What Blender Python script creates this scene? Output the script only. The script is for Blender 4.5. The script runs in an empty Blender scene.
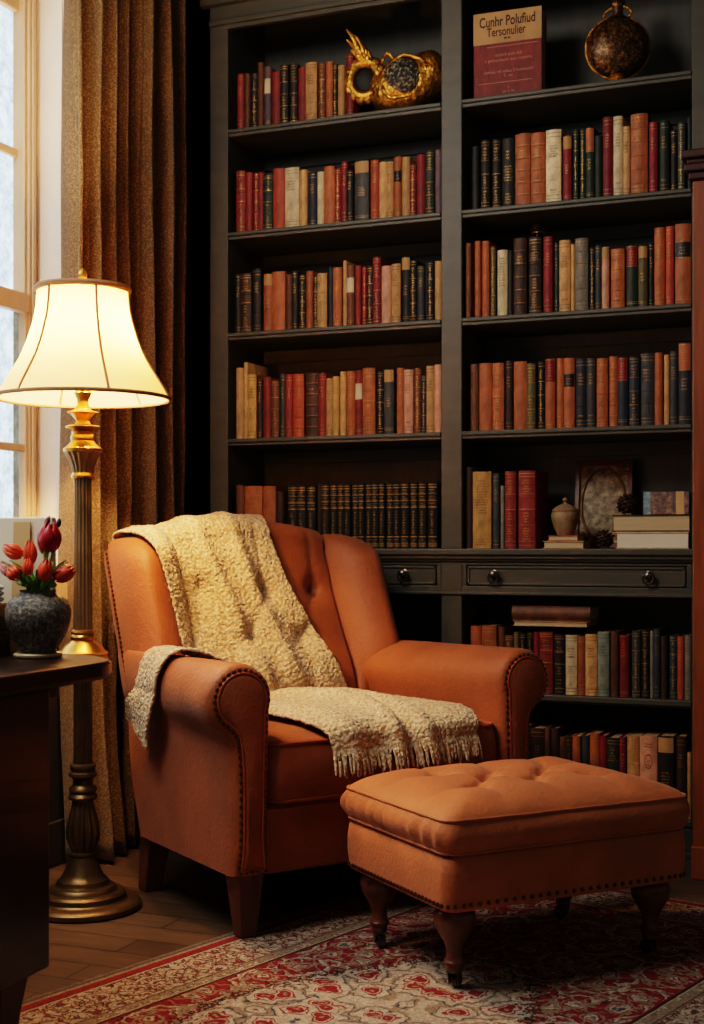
import bpy, bmesh, math, random
from mathutils import Vector, Matrix, noise
from mathutils.bvhtree import BVHTree
PI = math.pi
random.seed(7)
C = bpy.context.scene.collection

# ------------------------------------------------------------------ helpers
def lin(c):
    out = []
    for v in c:
        v /= 255.0
        out.append(v / 12.92 if v <= 0.04045 else ((v + 0.055) / 1.055) ** 2.4)
    return (*out, 1.0)

class MB:
    """collects verts / faces / material slots and links them as ONE mesh object"""
    def __init__(s):
        s.v = []; s.f = []; s.mi = []; s.cur = 0
    def add(s, vs, fs):
        o = len(s.v)
        s.v += [tuple(p) for p in vs]
        for f in fs:
            s.f.append(tuple(i + o for i in f)); s.mi.append(s.cur)
        return s
    def slot(s, i):
        s.cur = i; return s
    def box(s, x0, x1, y0, y1, z0, z1, M=None):
        vs = [Vector(p) for p in ((x0,y0,z0),(x1,y0,z0),(x1,y1,z0),(x0,y1,z0),(x0,y0,z1),(x1,y0,z1),(x1,y1,z1),(x0,y1,z1))]
        if M: vs = [M @ p for p in vs]
        return s.add(vs, [(0,3,2,1),(4,5,6,7),(0,1,5,4),(1,2,6,5),(2,3,7,6),(3,0,4,7)])
    def lathe(s, prof, n=32, M=None, flute=0, depth=0.0, f0=0, f1=0):
        """prof: (r, z) list from bottom to top; flutes between profile rows f0..f1"""
        vs = []; fs = []
        for k, (r, z) in enumerate(prof):
            for i in range(n):
                a = 2 * PI * i / n
                rr = r
                if flute and f0 <= k <= f1:
                    rr = r * (1 - depth * (0.5 - 0.5 * math.cos(a * flute)))
                vs.append(Vector((rr * math.cos(a), rr * math.sin(a), z)))
        for k in range(len(prof) - 1):
            for i in range(n):
                j = (i + 1) % n
                fs.append((k*n+i, k*n+j, (k+1)*n+j, (k+1)*n+i))
        fs.append(tuple(reversed(range(n))))
        fs.append(tuple((len(prof)-1)*n + i for i in range(n)))
        if M: vs = [M @ p for p in vs]
        return s.add(vs, fs)
    def loft(s, secs, closed=True, caps=True, flip=False):
        n = len(secs[0]); vs = [p for sec in secs for p in sec]; fs = []
        for k in range(len(secs) - 1):
            for i in range(n if closed else n - 1):
                j = (i + 1) % n
                q = (k*n+i, k*n+j, (k+1)*n+j, (k+1)*n+i)
                fs.append(q[::-1] if flip else q)
        if caps and closed:
            a = tuple(reversed(range(n))); b = tuple((len(secs)-1)*n + i for i in range(n))
            fs.append(a[::-1] if flip else a); fs.append(b[::-1] if flip else b)
        return s.add(vs, fs)
    def tube(s, pts, r, n=8, closed=False, taper=None):
        pts = [Vector(p) for p in pts]; secs = []
        m = len(pts); ref = Vector((0.137, 0.31, 0.94)).normalized()
        for k, p in enumerate(pts):
            if closed: d = pts[(k+1) % m] - pts[k-1]
            else: d = pts[min(k+1, m-1)] - pts[max(k-1, 0)]
            d = d.normalized() if d.length > 1e-9 else Vector((0,0,1))
            a = d.cross(ref)
            if a.length < 1e-3: a = d.cross(Vector((1,0,0)))
            a.normalize(); b = d.cross(a)
            rr = r * (taper[k] if taper else 1)
            secs.append([p + a*rr*math.cos(2*PI*i/n) + b*rr*math.sin(2*PI*i/n) for i in range(n)])
        if closed: secs.append(secs[0])
        return s.loft(secs, caps=not closed, flip=True)
    def ball(s, c, r, n=10, k=6, sx=1, sy=1, sz=1):
        pr = [(max(1e-4, math.sin(PI*i/k)) * r, -math.cos(PI*i/k) * r) for i in range(k + 1)]
        M = Matrix.Translation(c) @ Matrix.Diagonal((sx, sy, sz, 1))
        return s.lathe(pr, n, M)
    def build(s, name, mats, parent=None, smooth=True, bevel=0.0, seg=2, angle=35, subd=0, recalc=True):
        me = bpy.data.meshes.new(name)
        me.from_pydata(s.v, [], s.f)
        if not isinstance(mats, (list, tuple)): mats = [mats]
        for m in mats: me.materials.append(m)
        if len(mats) > 1: me.polygons.foreach_set('material_index', s.mi)
        me.validate(); me.update()
        if recalc:
            bm = bmesh.new(); bm.from_mesh(me); bmesh.ops.recalc_face_normals(bm, faces=bm.faces); bm.to_mesh(me); bm.free()
        if smooth:
            me.polygons.foreach_set('use_smooth', [True] * len(me.polygons))
            me.set_sharp_from_angle(angle=math.radians(angle))
        o = bpy.data.objects.new(name, me); C.objects.link(o)
        if parent: o.parent = parent
        if bevel:
            b = o.modifiers.new('bevel', 'BEVEL'); b.width = bevel; b.segments = seg; b.limit_method = 'ANGLE'
            b.angle_limit = math.radians(40); b.harden_normals = False
        if subd:
            d = o.modifiers.new('subd', 'SUBSURF'); d.levels = subd; d.render_levels = subd
        return o

def tag(o, label=None, cat=None, group=None, kind=None):
    if label: o['label'] = label
    if cat: o['category'] = cat
    if group: o['group'] = group
    if kind: o['kind'] = kind
    return o
def thing(name, label, cat, loc=(0,0,0), rz=0, group=None):
    o = bpy.data.objects.new(name, None); C.objects.link(o)
    o.empty_display_size = 0.1
    o.location = loc; o.rotation_euler = (0, 0, rz)
    return tag(o, label, cat, group)
def T(x, y, z): return Matrix.Translation((x, y, z))
def R(a, ax): return Matrix.Rotation(a, 4, ax)
def rrect(hx, hy, rad, nc=8, ns=20):
    """rounded rectangle outline, dense, counter-clockwise"""
    pts = []
    cs = [(hx-rad, hy-rad, 0), (-hx+rad, hy-rad, PI/2), (-hx+rad, -hy+rad, PI), (hx-rad, -hy+rad, 1.5*PI)]
    for k, (cx, cy, a0) in enumerate(cs):
        for i in range(nc + 1):
            a = a0 + PI/2 * i / nc
            pts.append((cx + rad*math.cos(a), cy + rad*math.sin(a)))
        nx, ny, na = cs[(k+1) % 4]
        p = pts[-1]; q = (nx + rad*math.cos(na), ny + rad*math.sin(na))
        for i in range(1, ns):
            t = i / ns
            pts.append((p[0] + (q[0]-p[0])*t, p[1] + (q[1]-p[1])*t))
    return pts
def catmull(P, n, closed=True):
    out = []; m = len(P)
    for i in range(m if closed else m - 1):
        p0, p1, p2, p3 = (P[(i-1) % m] if closed else P[max(i-1,0)]), P[i], P[(i+1) % m], (P[(i+2) % m] if closed else P[min(i+2,m-1)])
        for k in range(n):
            t = k / n
            out.append(tuple(0.5*((2*b) + (-a+c)*t + (2*a-5*b+4*c-d)*t*t + (-a+3*b-3*c+d)*t**3) for a,b,c,d in zip(p0,p1,p2,p3)))
    if not closed: out.append(tuple(P[-1]))
    return out
def sstep(a, b, x):
    t = min(1, max(0, (x-a)/(b-a))); return t*t*(3-2*t)

# ------------------------------------------------------------------ materials
def nodes(name):
    m = bpy.data.materials.new(name); m.use_nodes = True
    nt = m.node_tree; nt.nodes.clear()
    out = nt.nodes.new('ShaderNodeOutputMaterial'); b = nt.nodes.new('ShaderNodeBsdfPrincipled')
    nt.links.new(b.outputs[0], out.inputs[0])
    return m, nt, b, out
def N(nt, t, **kw):
    n = nt.nodes.new('ShaderNode' + t)
    for k, v in kw.items():
        if k.startswith('i_'): n.inputs[int(k[2:]) if k[2:].isdigit() else k[2:].replace('_', ' ')].default_value = v
        else: setattr(n, k, v)
    return n
def mth(nt, op, a, b=None, c=None):
    n = nt.nodes.new('ShaderNodeMath'); n.operation = op
    for i, v in enumerate((a, b, c)):
        if v is None: continue
        if isinstance(v, (int, float)): n.inputs[i].default_value = v
        else: nt.links.new(v, n.inputs[i])
    return n.outputs[0]
def mixc(nt, f, a, b, mode='MIX'):
    n = nt.nodes.new('ShaderNodeMix'); n.data_type = 'RGBA'; n.blend_type = mode; n.clamp_factor = True
    for i, v in ((0, f), (6, a), (7, b)):
        if isinstance(v, (int, float)): n.inputs[i].default_value = v
        elif isinstance(v, tuple): n.inputs[i].default_value = v
        else: nt.links.new(v, n.inputs[i])
    return n.outputs[2]
def surf(name, col, rough=0.6, metal=0.0, var=0.25, scale=8.0, bump=0.15, bscale=60.0, sheen=0.0, coat=0.0, stretch=(1,1,1), dark=None, randomize=0.0, spec=0.5):
    m, nt, b, out = nodes(name)
    L = nt.links.new
    tc = N(nt, 'TexCoord'); mp = N(nt, 'Mapping'); mp.inputs['Scale'].default_value = stretch
    L(tc.outputs['Object'], mp.inputs[0])
    nz = N(nt, 'TexNoise', i_Scale=scale, i_Detail=5.0, i_Roughness=0.6); L(mp.outputs[0], nz.inputs['Vector'])
    c1 = lin(col); d = lin(dark) if dark else tuple(v*(1-var) for v in c1[:3]) + (1.0,)
    c2 = tuple(min(1, v*(1+var*0.7)) for v in c1[:3]) + (1.0,)
    rp = N(nt, 'ValToRGB'); L(nz.outputs[0], rp.inputs[0])
    e = rp.color_ramp.elements; e[0].position = 0.3; e[0].color = d; e[1].position = 0.7; e[1].color = c2
    col_out = rp.outputs[0]
    if randomize:
        oi = N(nt, 'ObjectInfo')
        v = mth(nt, 'MULTIPLY_ADD', oi.outputs['Random'], randomize, 1 - randomize*0.5)
        hs = N(nt, 'HueSaturation'); L(col_out, hs.inputs['Color']); L(v, hs.inputs['Value']); col_out = hs.outputs[0]
    L(col_out, b.inputs['Base Color'])
    b.inputs['Roughness'].default_value = rough; b.inputs['Metallic'].default_value = metal
    b.inputs['Specular IOR Level'].default_value = spec
    b.inputs['Sheen Weight'].default_value = sheen; b.inputs['Coat Weight'].default_value = coat
    if bump:
        n2 = N(nt, 'TexNoise', i_Scale=bscale, i_Detail=4.0); L(mp.outputs[0], n2.inputs['Vector'])
        bp = N(nt, 'Bump'); bp.inputs['Strength'].default_value = bump; bp.inputs['Distance'].default_value = 0.01
        L(n2.outputs[0], bp.inputs['Height']); L(bp.outputs[0], b.inputs['Normal'])
    return m

M = {}
M['leather'] = surf('burnt_orange_upholstery', (154,86,48), 0.6, var=0.25, scale=5, bump=0.22, bscale=90, sheen=0.12)
M['leather_o'] = surf('ottoman_suede', (184,108,64), 0.66, var=0.22, scale=6, bump=0.22, bscale=90, sheen=0.15)
M['piping'] = surf('orange_piping', (165,84,45), 0.6, var=0.15)
M['nail'] = surf('aged_brass_nail', (112,84,56), 0.35, 0.9, bump=0)
M['darkwood'] = surf('dark_turned_wood', (104,60,42), 0.32, var=0.35, scale=6, stretch=(6,6,1), bump=0.05, coat=0.3)
M['desk'] = surf('dark_desk_wood', (46,26,18), 0.3, var=0.3, scale=5, stretch=(8,1,8), bump=0.05, coat=0.2)
M['redwood'] = surf('red_brown_wood', (138,72,36), 0.45, var=0.3, scale=5, stretch=(9,9,0.8), bump=0.08)
M['redwood_dark'] = surf('dark_cornice_wood', (62,26,20), 0.4, var=0.3, scale=5, bump=0.08)
M['shelf'] = surf('charcoal_painted_wood', (78,75,65), 0.5, var=0.14, scale=4, stretch=(1,6,6), bump=0.06, bscale=30)
M['shelf_back'] = surf('charcoal_back_boards', (88,86,80), 0.6, var=0.15, scale=4, stretch=(6,6,0.7), bump=0.06)
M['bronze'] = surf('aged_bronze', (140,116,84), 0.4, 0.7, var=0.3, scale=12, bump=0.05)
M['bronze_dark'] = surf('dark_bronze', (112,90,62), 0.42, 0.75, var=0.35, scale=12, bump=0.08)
M['brass'] = surf('polished_brass', (196,146,72), 0.28, 0.9, var=0.2, scale=10, bump=0.03)
M['iron'] = surf('dark_iron_pull', (104,98,90), 0.28, 0.9, bump=0)
M['gold'] = surf('gilded_metal', (204,146,66), 0.32, 0.85, var=0.5, scale=40, bump=0.8, bscale=70)
M['black'] = surf('near_black', (18,15,13), 0.6, bump=0)
M['trim_shade'] = surf('shade_trim_braid', (150,112,78), 0.7, bump=0.3, bscale=200)
M['white_paint'] = surf('white_painted_plaster', (226,220,210), 0.6, var=0.05, bump=0.03)
M['window_wood'] = surf('cream_window_wood', (206,178,146), 0.5, var=0.1, scale=5, stretch=(6,6,1), bump=0.05)
M['wall'] = surf('dark_olive_wall', (44,40,33), 0.8, var=0.12, bump=0.05)
M['ceiling'] = surf('dim_plaster_ceiling', (120,112,100), 0.9, var=0.05, bump=0.03)
M['paper'] = surf('cream_paper', (222,208,184), 0.7, var=0.06, bump=0.02)
M['page'] = surf('aged_page_edges', (196,172,136), 0.8, var=0.15, scale=6, stretch=(1,1,90), bump=0.2, bscale=6)
M['page_v'] = surf('aged_page_block', (190,165,128), 0.8, var=0.18, scale=6, stretch=(90,1,1), bump=0.1)
M['tan_card'] = surf('tan_card', (196,160,112), 0.7, var=0.08, bump=0.02)
M['linen'] = surf('pale_blue_linen', (190,198,204), 0.85, var=0.12, scale=10, bump=0.3)
M['tan_box'] = surf('light_wood_box', (176,124,70), 0.5, var=0.2, stretch=(1,8,8), bump=0.05)
M['petal_red'] = surf('red_tulip_petal', (236,82,40), 0.45, var=0.25, scale=25, bump=0.1, stretch=(1,1,0.3))
M['petal_dark'] = surf('deep_red_tulip_petal', (178,24,26), 0.4, var=0.3, scale=25, bump=0.1, stretch=(1,1,0.3))
M['petal_pink'] = surf('pink_tulip_petal', (214,140,132), 0.5, var=0.25, scale=25, bump=0.1, stretch=(1,1,0.3))
M['bud'] = surf('dark_purple_bud', (60,42,62), 0.5, var=0.3, bump=0.1)
M['leaf'] = surf('tulip_leaf', (134,172,88), 0.5, var=0.3, scale=20, bump=0.05)
M['stone_jar'] = surf('speckled_clay', (150,124,92), 0.6, var=0.35, scale=30, bump=0.3)
M['twig'] = surf('dried_brown_petals', (74,48,32), 0.7, var=0.4, scale=40, bump=0.3)

# curtain: brown woven cloth with pale flecks
def m_curtain():
    m, nt, b, out = nodes('brown_flecked_curtain_cloth'); L = nt.links.new
    tc = N(nt, 'TexCoord')
    n1 = N(nt, 'TexNoise', i_Scale=190.0, i_Detail=4.0); L(tc.outputs['Object'], n1.inputs['Vector'])
    n2 = N(nt, 'TexNoise', i_Scale=6.0, i_Detail=3.0); L(tc.outputs['Object'], n2.inputs['Vector'])
    f = N(nt, 'MapRange', i_1=0.46, i_2=0.72); L(n1.outputs[0], f.inputs[0])
    c = mixc(nt, f.outputs[0], lin((98,78,54)), lin((172,140,94)))
    c = mixc(nt, mth(nt, 'MULTIPLY', n2.outputs[0], 0.5), c, lin((74,60,44)))
    L(c, b.inputs['Base Color']); b.inputs['Roughness'].default_value = 0.85; b.inputs['Sheen Weight'].default_value = 0.2
    bp = N(nt, 'Bump'); bp.inputs['Strength'].default_value = 0.4; bp.inputs['Distance'].default_value = 0.004
    L(n1.outputs[0], bp.inputs['Height']); L(bp.outputs[0], b.inputs['Normal'])
    return m
M['curtain'] = m_curtain()
def m_throw():
    m, nt, b, out = nodes('cream_boucle_wool'); L = nt.links.new
    tc = N(nt, 'TexCoord')
    n1 = N(nt, 'TexVoronoi', i_Scale=120.0); n1.feature = 'SMOOTH_F1'; L(tc.outputs['Object'], n1.inputs['Vector'])
    n2 = N(nt, 'TexNoise', i_Scale=14.0, i_Detail=3.0); L(tc.outputs['Object'], n2.inputs['Vector'])
    f = N(nt, 'MapRange', i_1=0.12, i_2=0.62, i_3=1.0, i_4=0.0); L(n1.outputs[0], f.inputs[0])
    f2 = mth(nt, 'MULTIPLY_ADD', n2.outputs[0], 0.5, -0.25)
    L(mixc(nt, mth(nt, 'ADD', f.outputs[0], f2), lin((172,146,112)), lin((224,204,172))), b.inputs['Base Color'])  # shade in the crevices between loops is painted into the wool colour
    b.inputs['Roughness'].default_value = 0.95; b.inputs['Sheen Weight'].default_value = 0.35; b.inputs['Specular IOR Level'].default_value = 0.1
    bp = N(nt, 'Bump'); bp.inputs['Strength'].default_value = 0.7; bp.inputs['Distance'].default_value = 0.004
    L(f.outputs[0], bp.inputs['Height']); L(bp.outputs[0], b.inputs['Normal'])
    return m
M['throw'] = m_throw()
def m_floor():
    m, nt, b, out = nodes('brown_floor_planks'); L = nt.links.new
    tc = N(nt, 'TexCoord')
    br = N(nt, 'TexBrick'); L(tc.outputs['Object'], br.inputs['Vector'])
    br.offset = 0.37
    br.inputs['Scale'].default_value = 1.0; br.inputs['Brick Width'].default_value = 1.3; br.inputs['Row Height'].default_value = 0.11
    br.inputs['Mortar Size'].default_value = 0.0025; br.inputs['Color1'].default_value = lin((104,84,66)); br.inputs['Color2'].default_value = lin((80,64,51)); br.inputs['Mortar'].default_value = lin((26,18,13))
    mp = N(nt, 'Mapping'); mp.inputs['Scale'].default_value = (2.5, 30, 1); L(tc.outputs['Object'], mp.inputs[0])
    nz = N(nt, 'TexNoise', i_Scale=2.0, i_Detail=8.0, i_Roughness=0.65); L(mp.outputs[0], nz.inputs['Vector'])
    f = N(nt, 'MapRange', i_1=0.3, i_2=0.7, i_3=0.55, i_4=1.25); L(nz.outputs[0], f.inputs[0])
    c = mixc(nt, 1.0, br.outputs[0], f.outputs[0], 'MULTIPLY')
    L(c, b.inputs['Base Color']); b.inputs['Roughness'].default_value = 0.42
    bp = N(nt, 'Bump'); bp.inputs['Strength'].default_value = 0.15; bp.inputs['Distance'].default_value = 0.005
    L(nz.outputs[0], bp.inputs['Height']); L(bp.outputs[0], b.inputs['Normal'])
    return m
M['floor'] = m_floor()
def m_rug(hx, hy):
    m, nt, b, out = nodes('persian_rug_pile'); L = nt.links.new
    tc = N(nt, 'TexCoord'); sp = N(nt, 'SeparateXYZ'); L(tc.outputs['Object'], sp.inputs[0])
    wob = N(nt, 'TexNoise', i_Scale=26.0, i_Detail=2.0); L(tc.outputs['Object'], wob.inputs['Vector'])
    w = mth(nt, 'MULTIPLY', mth(nt, 'SUBTRACT', wob.outputs[0], 0.5), 0.014)
    ax = mth(nt, 'ABSOLUTE', sp.outputs[0]); ay = mth(nt, 'ABSOLUTE', sp.outputs[1])
    d = mth(nt, 'ADD', mth(nt, 'MINIMUM', mth(nt, 'SUBTRACT', hx, ax), mth(nt, 'SUBTRACT', hy, ay)), mth(nt, 'MULTIPLY', w, 0.25))
    cb = N(nt, 'CombineXYZ'); L(mth(nt, 'ADD', ax, w), cb.inputs[0]); L(mth(nt, 'ADD', ay, w), cb.inputs[1])
    def rosette(scale, dist, seed):
        """flower-like rings round scattered centres, mirrored in both axes"""
        mp = N(nt, 'Mapping'); mp.inputs['Location'].default_value = (seed, seed*1.7, 0); L(cb.outputs[0], mp.inputs[0])
        nz = N(nt, 'TexNoise', i_Scale=scale*2.2, i_Detail=2.0); L(mp.outputs[0], nz.inputs['Vector'])
        md = N(nt, 'Mix', data_type='RGBA', blend_type='ADD'); md.inputs[0].default_value = dist
        L(mp.outputs[0], md.inputs[6]); L(nz.outputs[1], md.inputs[7])
        v = N(nt, 'TexVoronoi', i_Scale=scale, i_Randomness=0.75); v.voronoi_dimensions = '2D'; L(md.outputs[2], v.inputs['Vector'])
        return v.outputs['Distance'], v.outputs['Color'], nz.outputs[0]
    def ramp(f, stops):
        r = N(nt, 'ValToRGB'); r.color_ramp.interpolation = 'CONSTANT'; L(f, r.inputs[0])
        e = r.color_ramp.elements
        e[0].position = stops[0][0]; e[0].color = lin(stops[0][1])
        e[1].position = stops[1][0]; e[1].color = lin(stops[1][1])
        for p, c in stops[2:]:
            k = e.new(p); k.color = lin(c)
        return r.outputs[0]
    red, dred, cream, tan, blue, ink = (136,50,56), (104,36,44), (184,168,150), (150,130,112), (80,84,96), (66,52,50)
    f1, _, n1 = rosette(9.0, 0.06, 0.31)
    field = ramp(f1, [(0.0, blue), (0.07, cream), (0.16, red), (0.21, tan), (0.27, red), (0.46, dred), (0.5, cream), (0.56, tan), (0.60, red)])
    f3, _, n3 = rosette(26.0, 0.05, 2.2)
    vine = ramp(f3, [(0.0, cream), (0.2, ink), (0.26, tan)])
    vm = mth(nt, 'LESS_THAN', mth(nt, 'ABSOLUTE', mth(nt, 'SUBTRACT', n1, 0.5)), 0.035)
    field = mixc(nt, vm, field, vine)
    # central medallion of cream with red roses
    er = mth(nt, 'POWER', mth(nt, 'ADD', mth(nt, 'POWER', mth(nt, 'MULTIPLY', ax, 2.9), 1.5), mth(nt, 'POWER', mth(nt, 'MULTIPLY', ay, 1.55), 1.5)), 0.667)
    er = mth(nt, 'ADD', er, mth(nt, 'MULTIPLY', mth(nt, 'SUBTRACT', n3, 0.5), 0.5))
    f4, _, n4 = rosette(11.0, 0.06, 1.1)
    med = ramp(f4, [(0.0, tan), (0.06, red), (0.2, cream), (0.26, red), (0.31, cream), (0.5, blue), (0.54, tan), (0.62, cream)])
    field = mixc(nt, mth(nt, 'LESS_THAN', er, 0.95), field, med)
    field = mixc(nt, mth(nt, 'COMPARE', er, 0.97, 0.025), field, lin(ink))
    f2, _, n2 = rosette(15.0, 0.06, 0.77)
    bord = ramp(f2, [(0.0, red), (0.1, blue), (0.17, cream), (0.34, ink), (0.37, cream), (0.48, tan), (0.55, ink), (0.6, cream)])
    bm = mth(nt, 'LESS_THAN', mth(nt, 'ABSOLUTE', mth(nt, 'SUBTRACT', n2, 0.52)), 0.03)
    bord = mixc(nt, bm, bord, lin((120,70,64)))
    band = ramp(d, [(0.0, (120,104,92)), (0.014, blue), (0.02, tan), (0.034, red), (0.056, ink), (0.06, cream), (0.068, tan), (0.2, ink), (0.206, tan), (0.232, cream), (0.238, ink), (0.246, red)])
    inb = mth(nt, 'MULTIPLY', mth(nt, 'GREATER_THAN', d, 0.068), mth(nt, 'LESS_THAN', d, 0.2))
    c = mixc(nt, inb, band, bord)
    gd = mth(nt, 'MULTIPLY', mth(nt, 'GREATER_THAN', d, 0.206), mth(nt, 'LESS_THAN', d, 0.232))
    c = mixc(nt, gd, c, vine)
    c = mixc(nt, mth(nt, 'GREATER_THAN', d, 0.25), c, field)
    sp2 = N(nt, 'TexNoise', i_Scale=160.0, i_Detail=3.0); L(tc.outputs['Object'], sp2.inputs['Vector'])
    mr = N(nt, 'MapRange', i_1=0.3, i_2=0.7, i_3=0.55, i_4=1.2); L(sp2.outputs[0], mr.inputs[0])
    c = mixc(nt, 1.0, c, mr.outputs[0], 'MULTIPLY')
    L(c, b.inputs['Base Color']); b.inputs['Roughness'].default_value = 0.95; b.inputs['Specular IOR Level'].default_value = 0.1
    bp = N(nt, 'Bump'); bp.inputs['Strength'].default_value = 0.5; bp.inputs['Distance'].default_value = 0.004
    L(sp2.outputs[0], bp.inputs['Height']); L(bp.outputs[0], b.inputs['Normal'])
    return m
def m_shade():
    m, nt, b, out = nodes('cream_lampshade_cloth'); L = nt.links.new
    tr = N(nt, 'BsdfTranslucent'); tr.inputs[0].default_value = lin((255,206,128))
    df = N(nt, 'BsdfDiffuse'); df.inputs[0].default_value = lin((240,222,186))
    mx = N(nt, 'MixShader'); mx.inputs[0].default_value = 0.34
    L(df.outputs[0], mx.inputs[1]); L(tr.outputs[0], mx.inputs[2]); L(mx.outputs[0], out.inputs[0])
    return m
M['shade'] = m_shade()
def m_glass():
    m, nt, b, out = nodes('rain_misted_window_glass'); L = nt.links.new
    tc = N(nt, 'TexCoord')
    n1 = N(nt, 'TexNoise', i_Scale=28.0, i_Detail=6.0, i_Roughness=0.7); L(tc.outputs['Object'], n1.inputs['Vector'])
    f = N(nt, 'MapRange', i_1=0.32, i_2=0.68); L(n1.outputs[0], f.inputs[0])
    tp = N(nt, 'BsdfTransparent'); L(mixc(nt, f.outputs[0], lin((176,188,194)), lin((222,230,234))), tp.inputs[0])
    gl = N(nt, 'BsdfGlossy'); gl.inputs['Roughness'].default_value = 0.1
    mx = N(nt, 'MixShader'); mx.inputs[0].default_value = 0.06
    L(tp.outputs[0], mx.inputs[1]); L(gl.outputs[0], mx.inputs[2]); L(mx.outputs[0], out.inputs[0])
    return m
M['glass'] = m_glass()
def m_glaze(name, a, bcol, cc, scale, rough, bump, gold=None):
    m, nt, b, out = nodes(name); L = nt.links.new
    tc = N(nt, 'TexCoord')
    v = N(nt, 'TexNoise', i_Scale=scale, i_Detail=6.0, i_Roughness=0.7); L(tc.outputs['Object'], v.inputs['Vector'])
    r = N(nt, 'ValToRGB'); L(v.outputs[0], r.inputs[0]); e = r.color_ramp.elements
    e[0].position = 0.36; e[0].color = lin(a); e[1].position = 0.66; e[1].color = lin(cc); k = e.new(0.52); k.color = lin(bcol)
    L(r.outputs[0], b.inputs['Base Color']); b.inputs['Roughness'].default_value = rough
    if gold is not None: b.inputs['Metallic'].default_value = gold
    bp = N(nt, 'Bump'); bp.inputs['Strength'].default_value = bump; bp.inputs['Distance'].default_value = 0.006
    L(v.outputs[0], bp.inputs['Height']); L(bp.outputs[0], b.inputs['Normal'])
    return m
M['vase'] = m_glaze('rough_grey_glaze', (60,56,54), (122,116,108), (196,184,164), 120, 0.4, 1.0)
M['flask'] = m_glaze('brown_metallic_glaze', (40,28,18), (92,64,36), (168,126,78), 80, 0.3, 0.35, 0.45)
M['speckle'] = m_glaze('black_white_speckle', (16,14,14), (48,44,42), (206,190,156), 130, 0.35, 0.8)
M['antique'] = m_glaze('tarnished_tray', (92,72,52), (146,124,96), (182,160,128), 45, 0.5, 0.4)
M['marble_paper'] = m_glaze('marbled_paper', (70,70,84), (124,96,84), (176,146,112), 60, 0.6, 0.1)
M['wicker'] = m_glaze('dark_wicker_weave', (36,24,16), (92,66,44), (150,112,76), 50, 0.7, 1.0)
M['marble_blue'] = m_glaze('blue_grey_marbled_paper', (92,112,124), (128,150,158), (164,178,178), 50, 0.6, 0.1)
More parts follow.
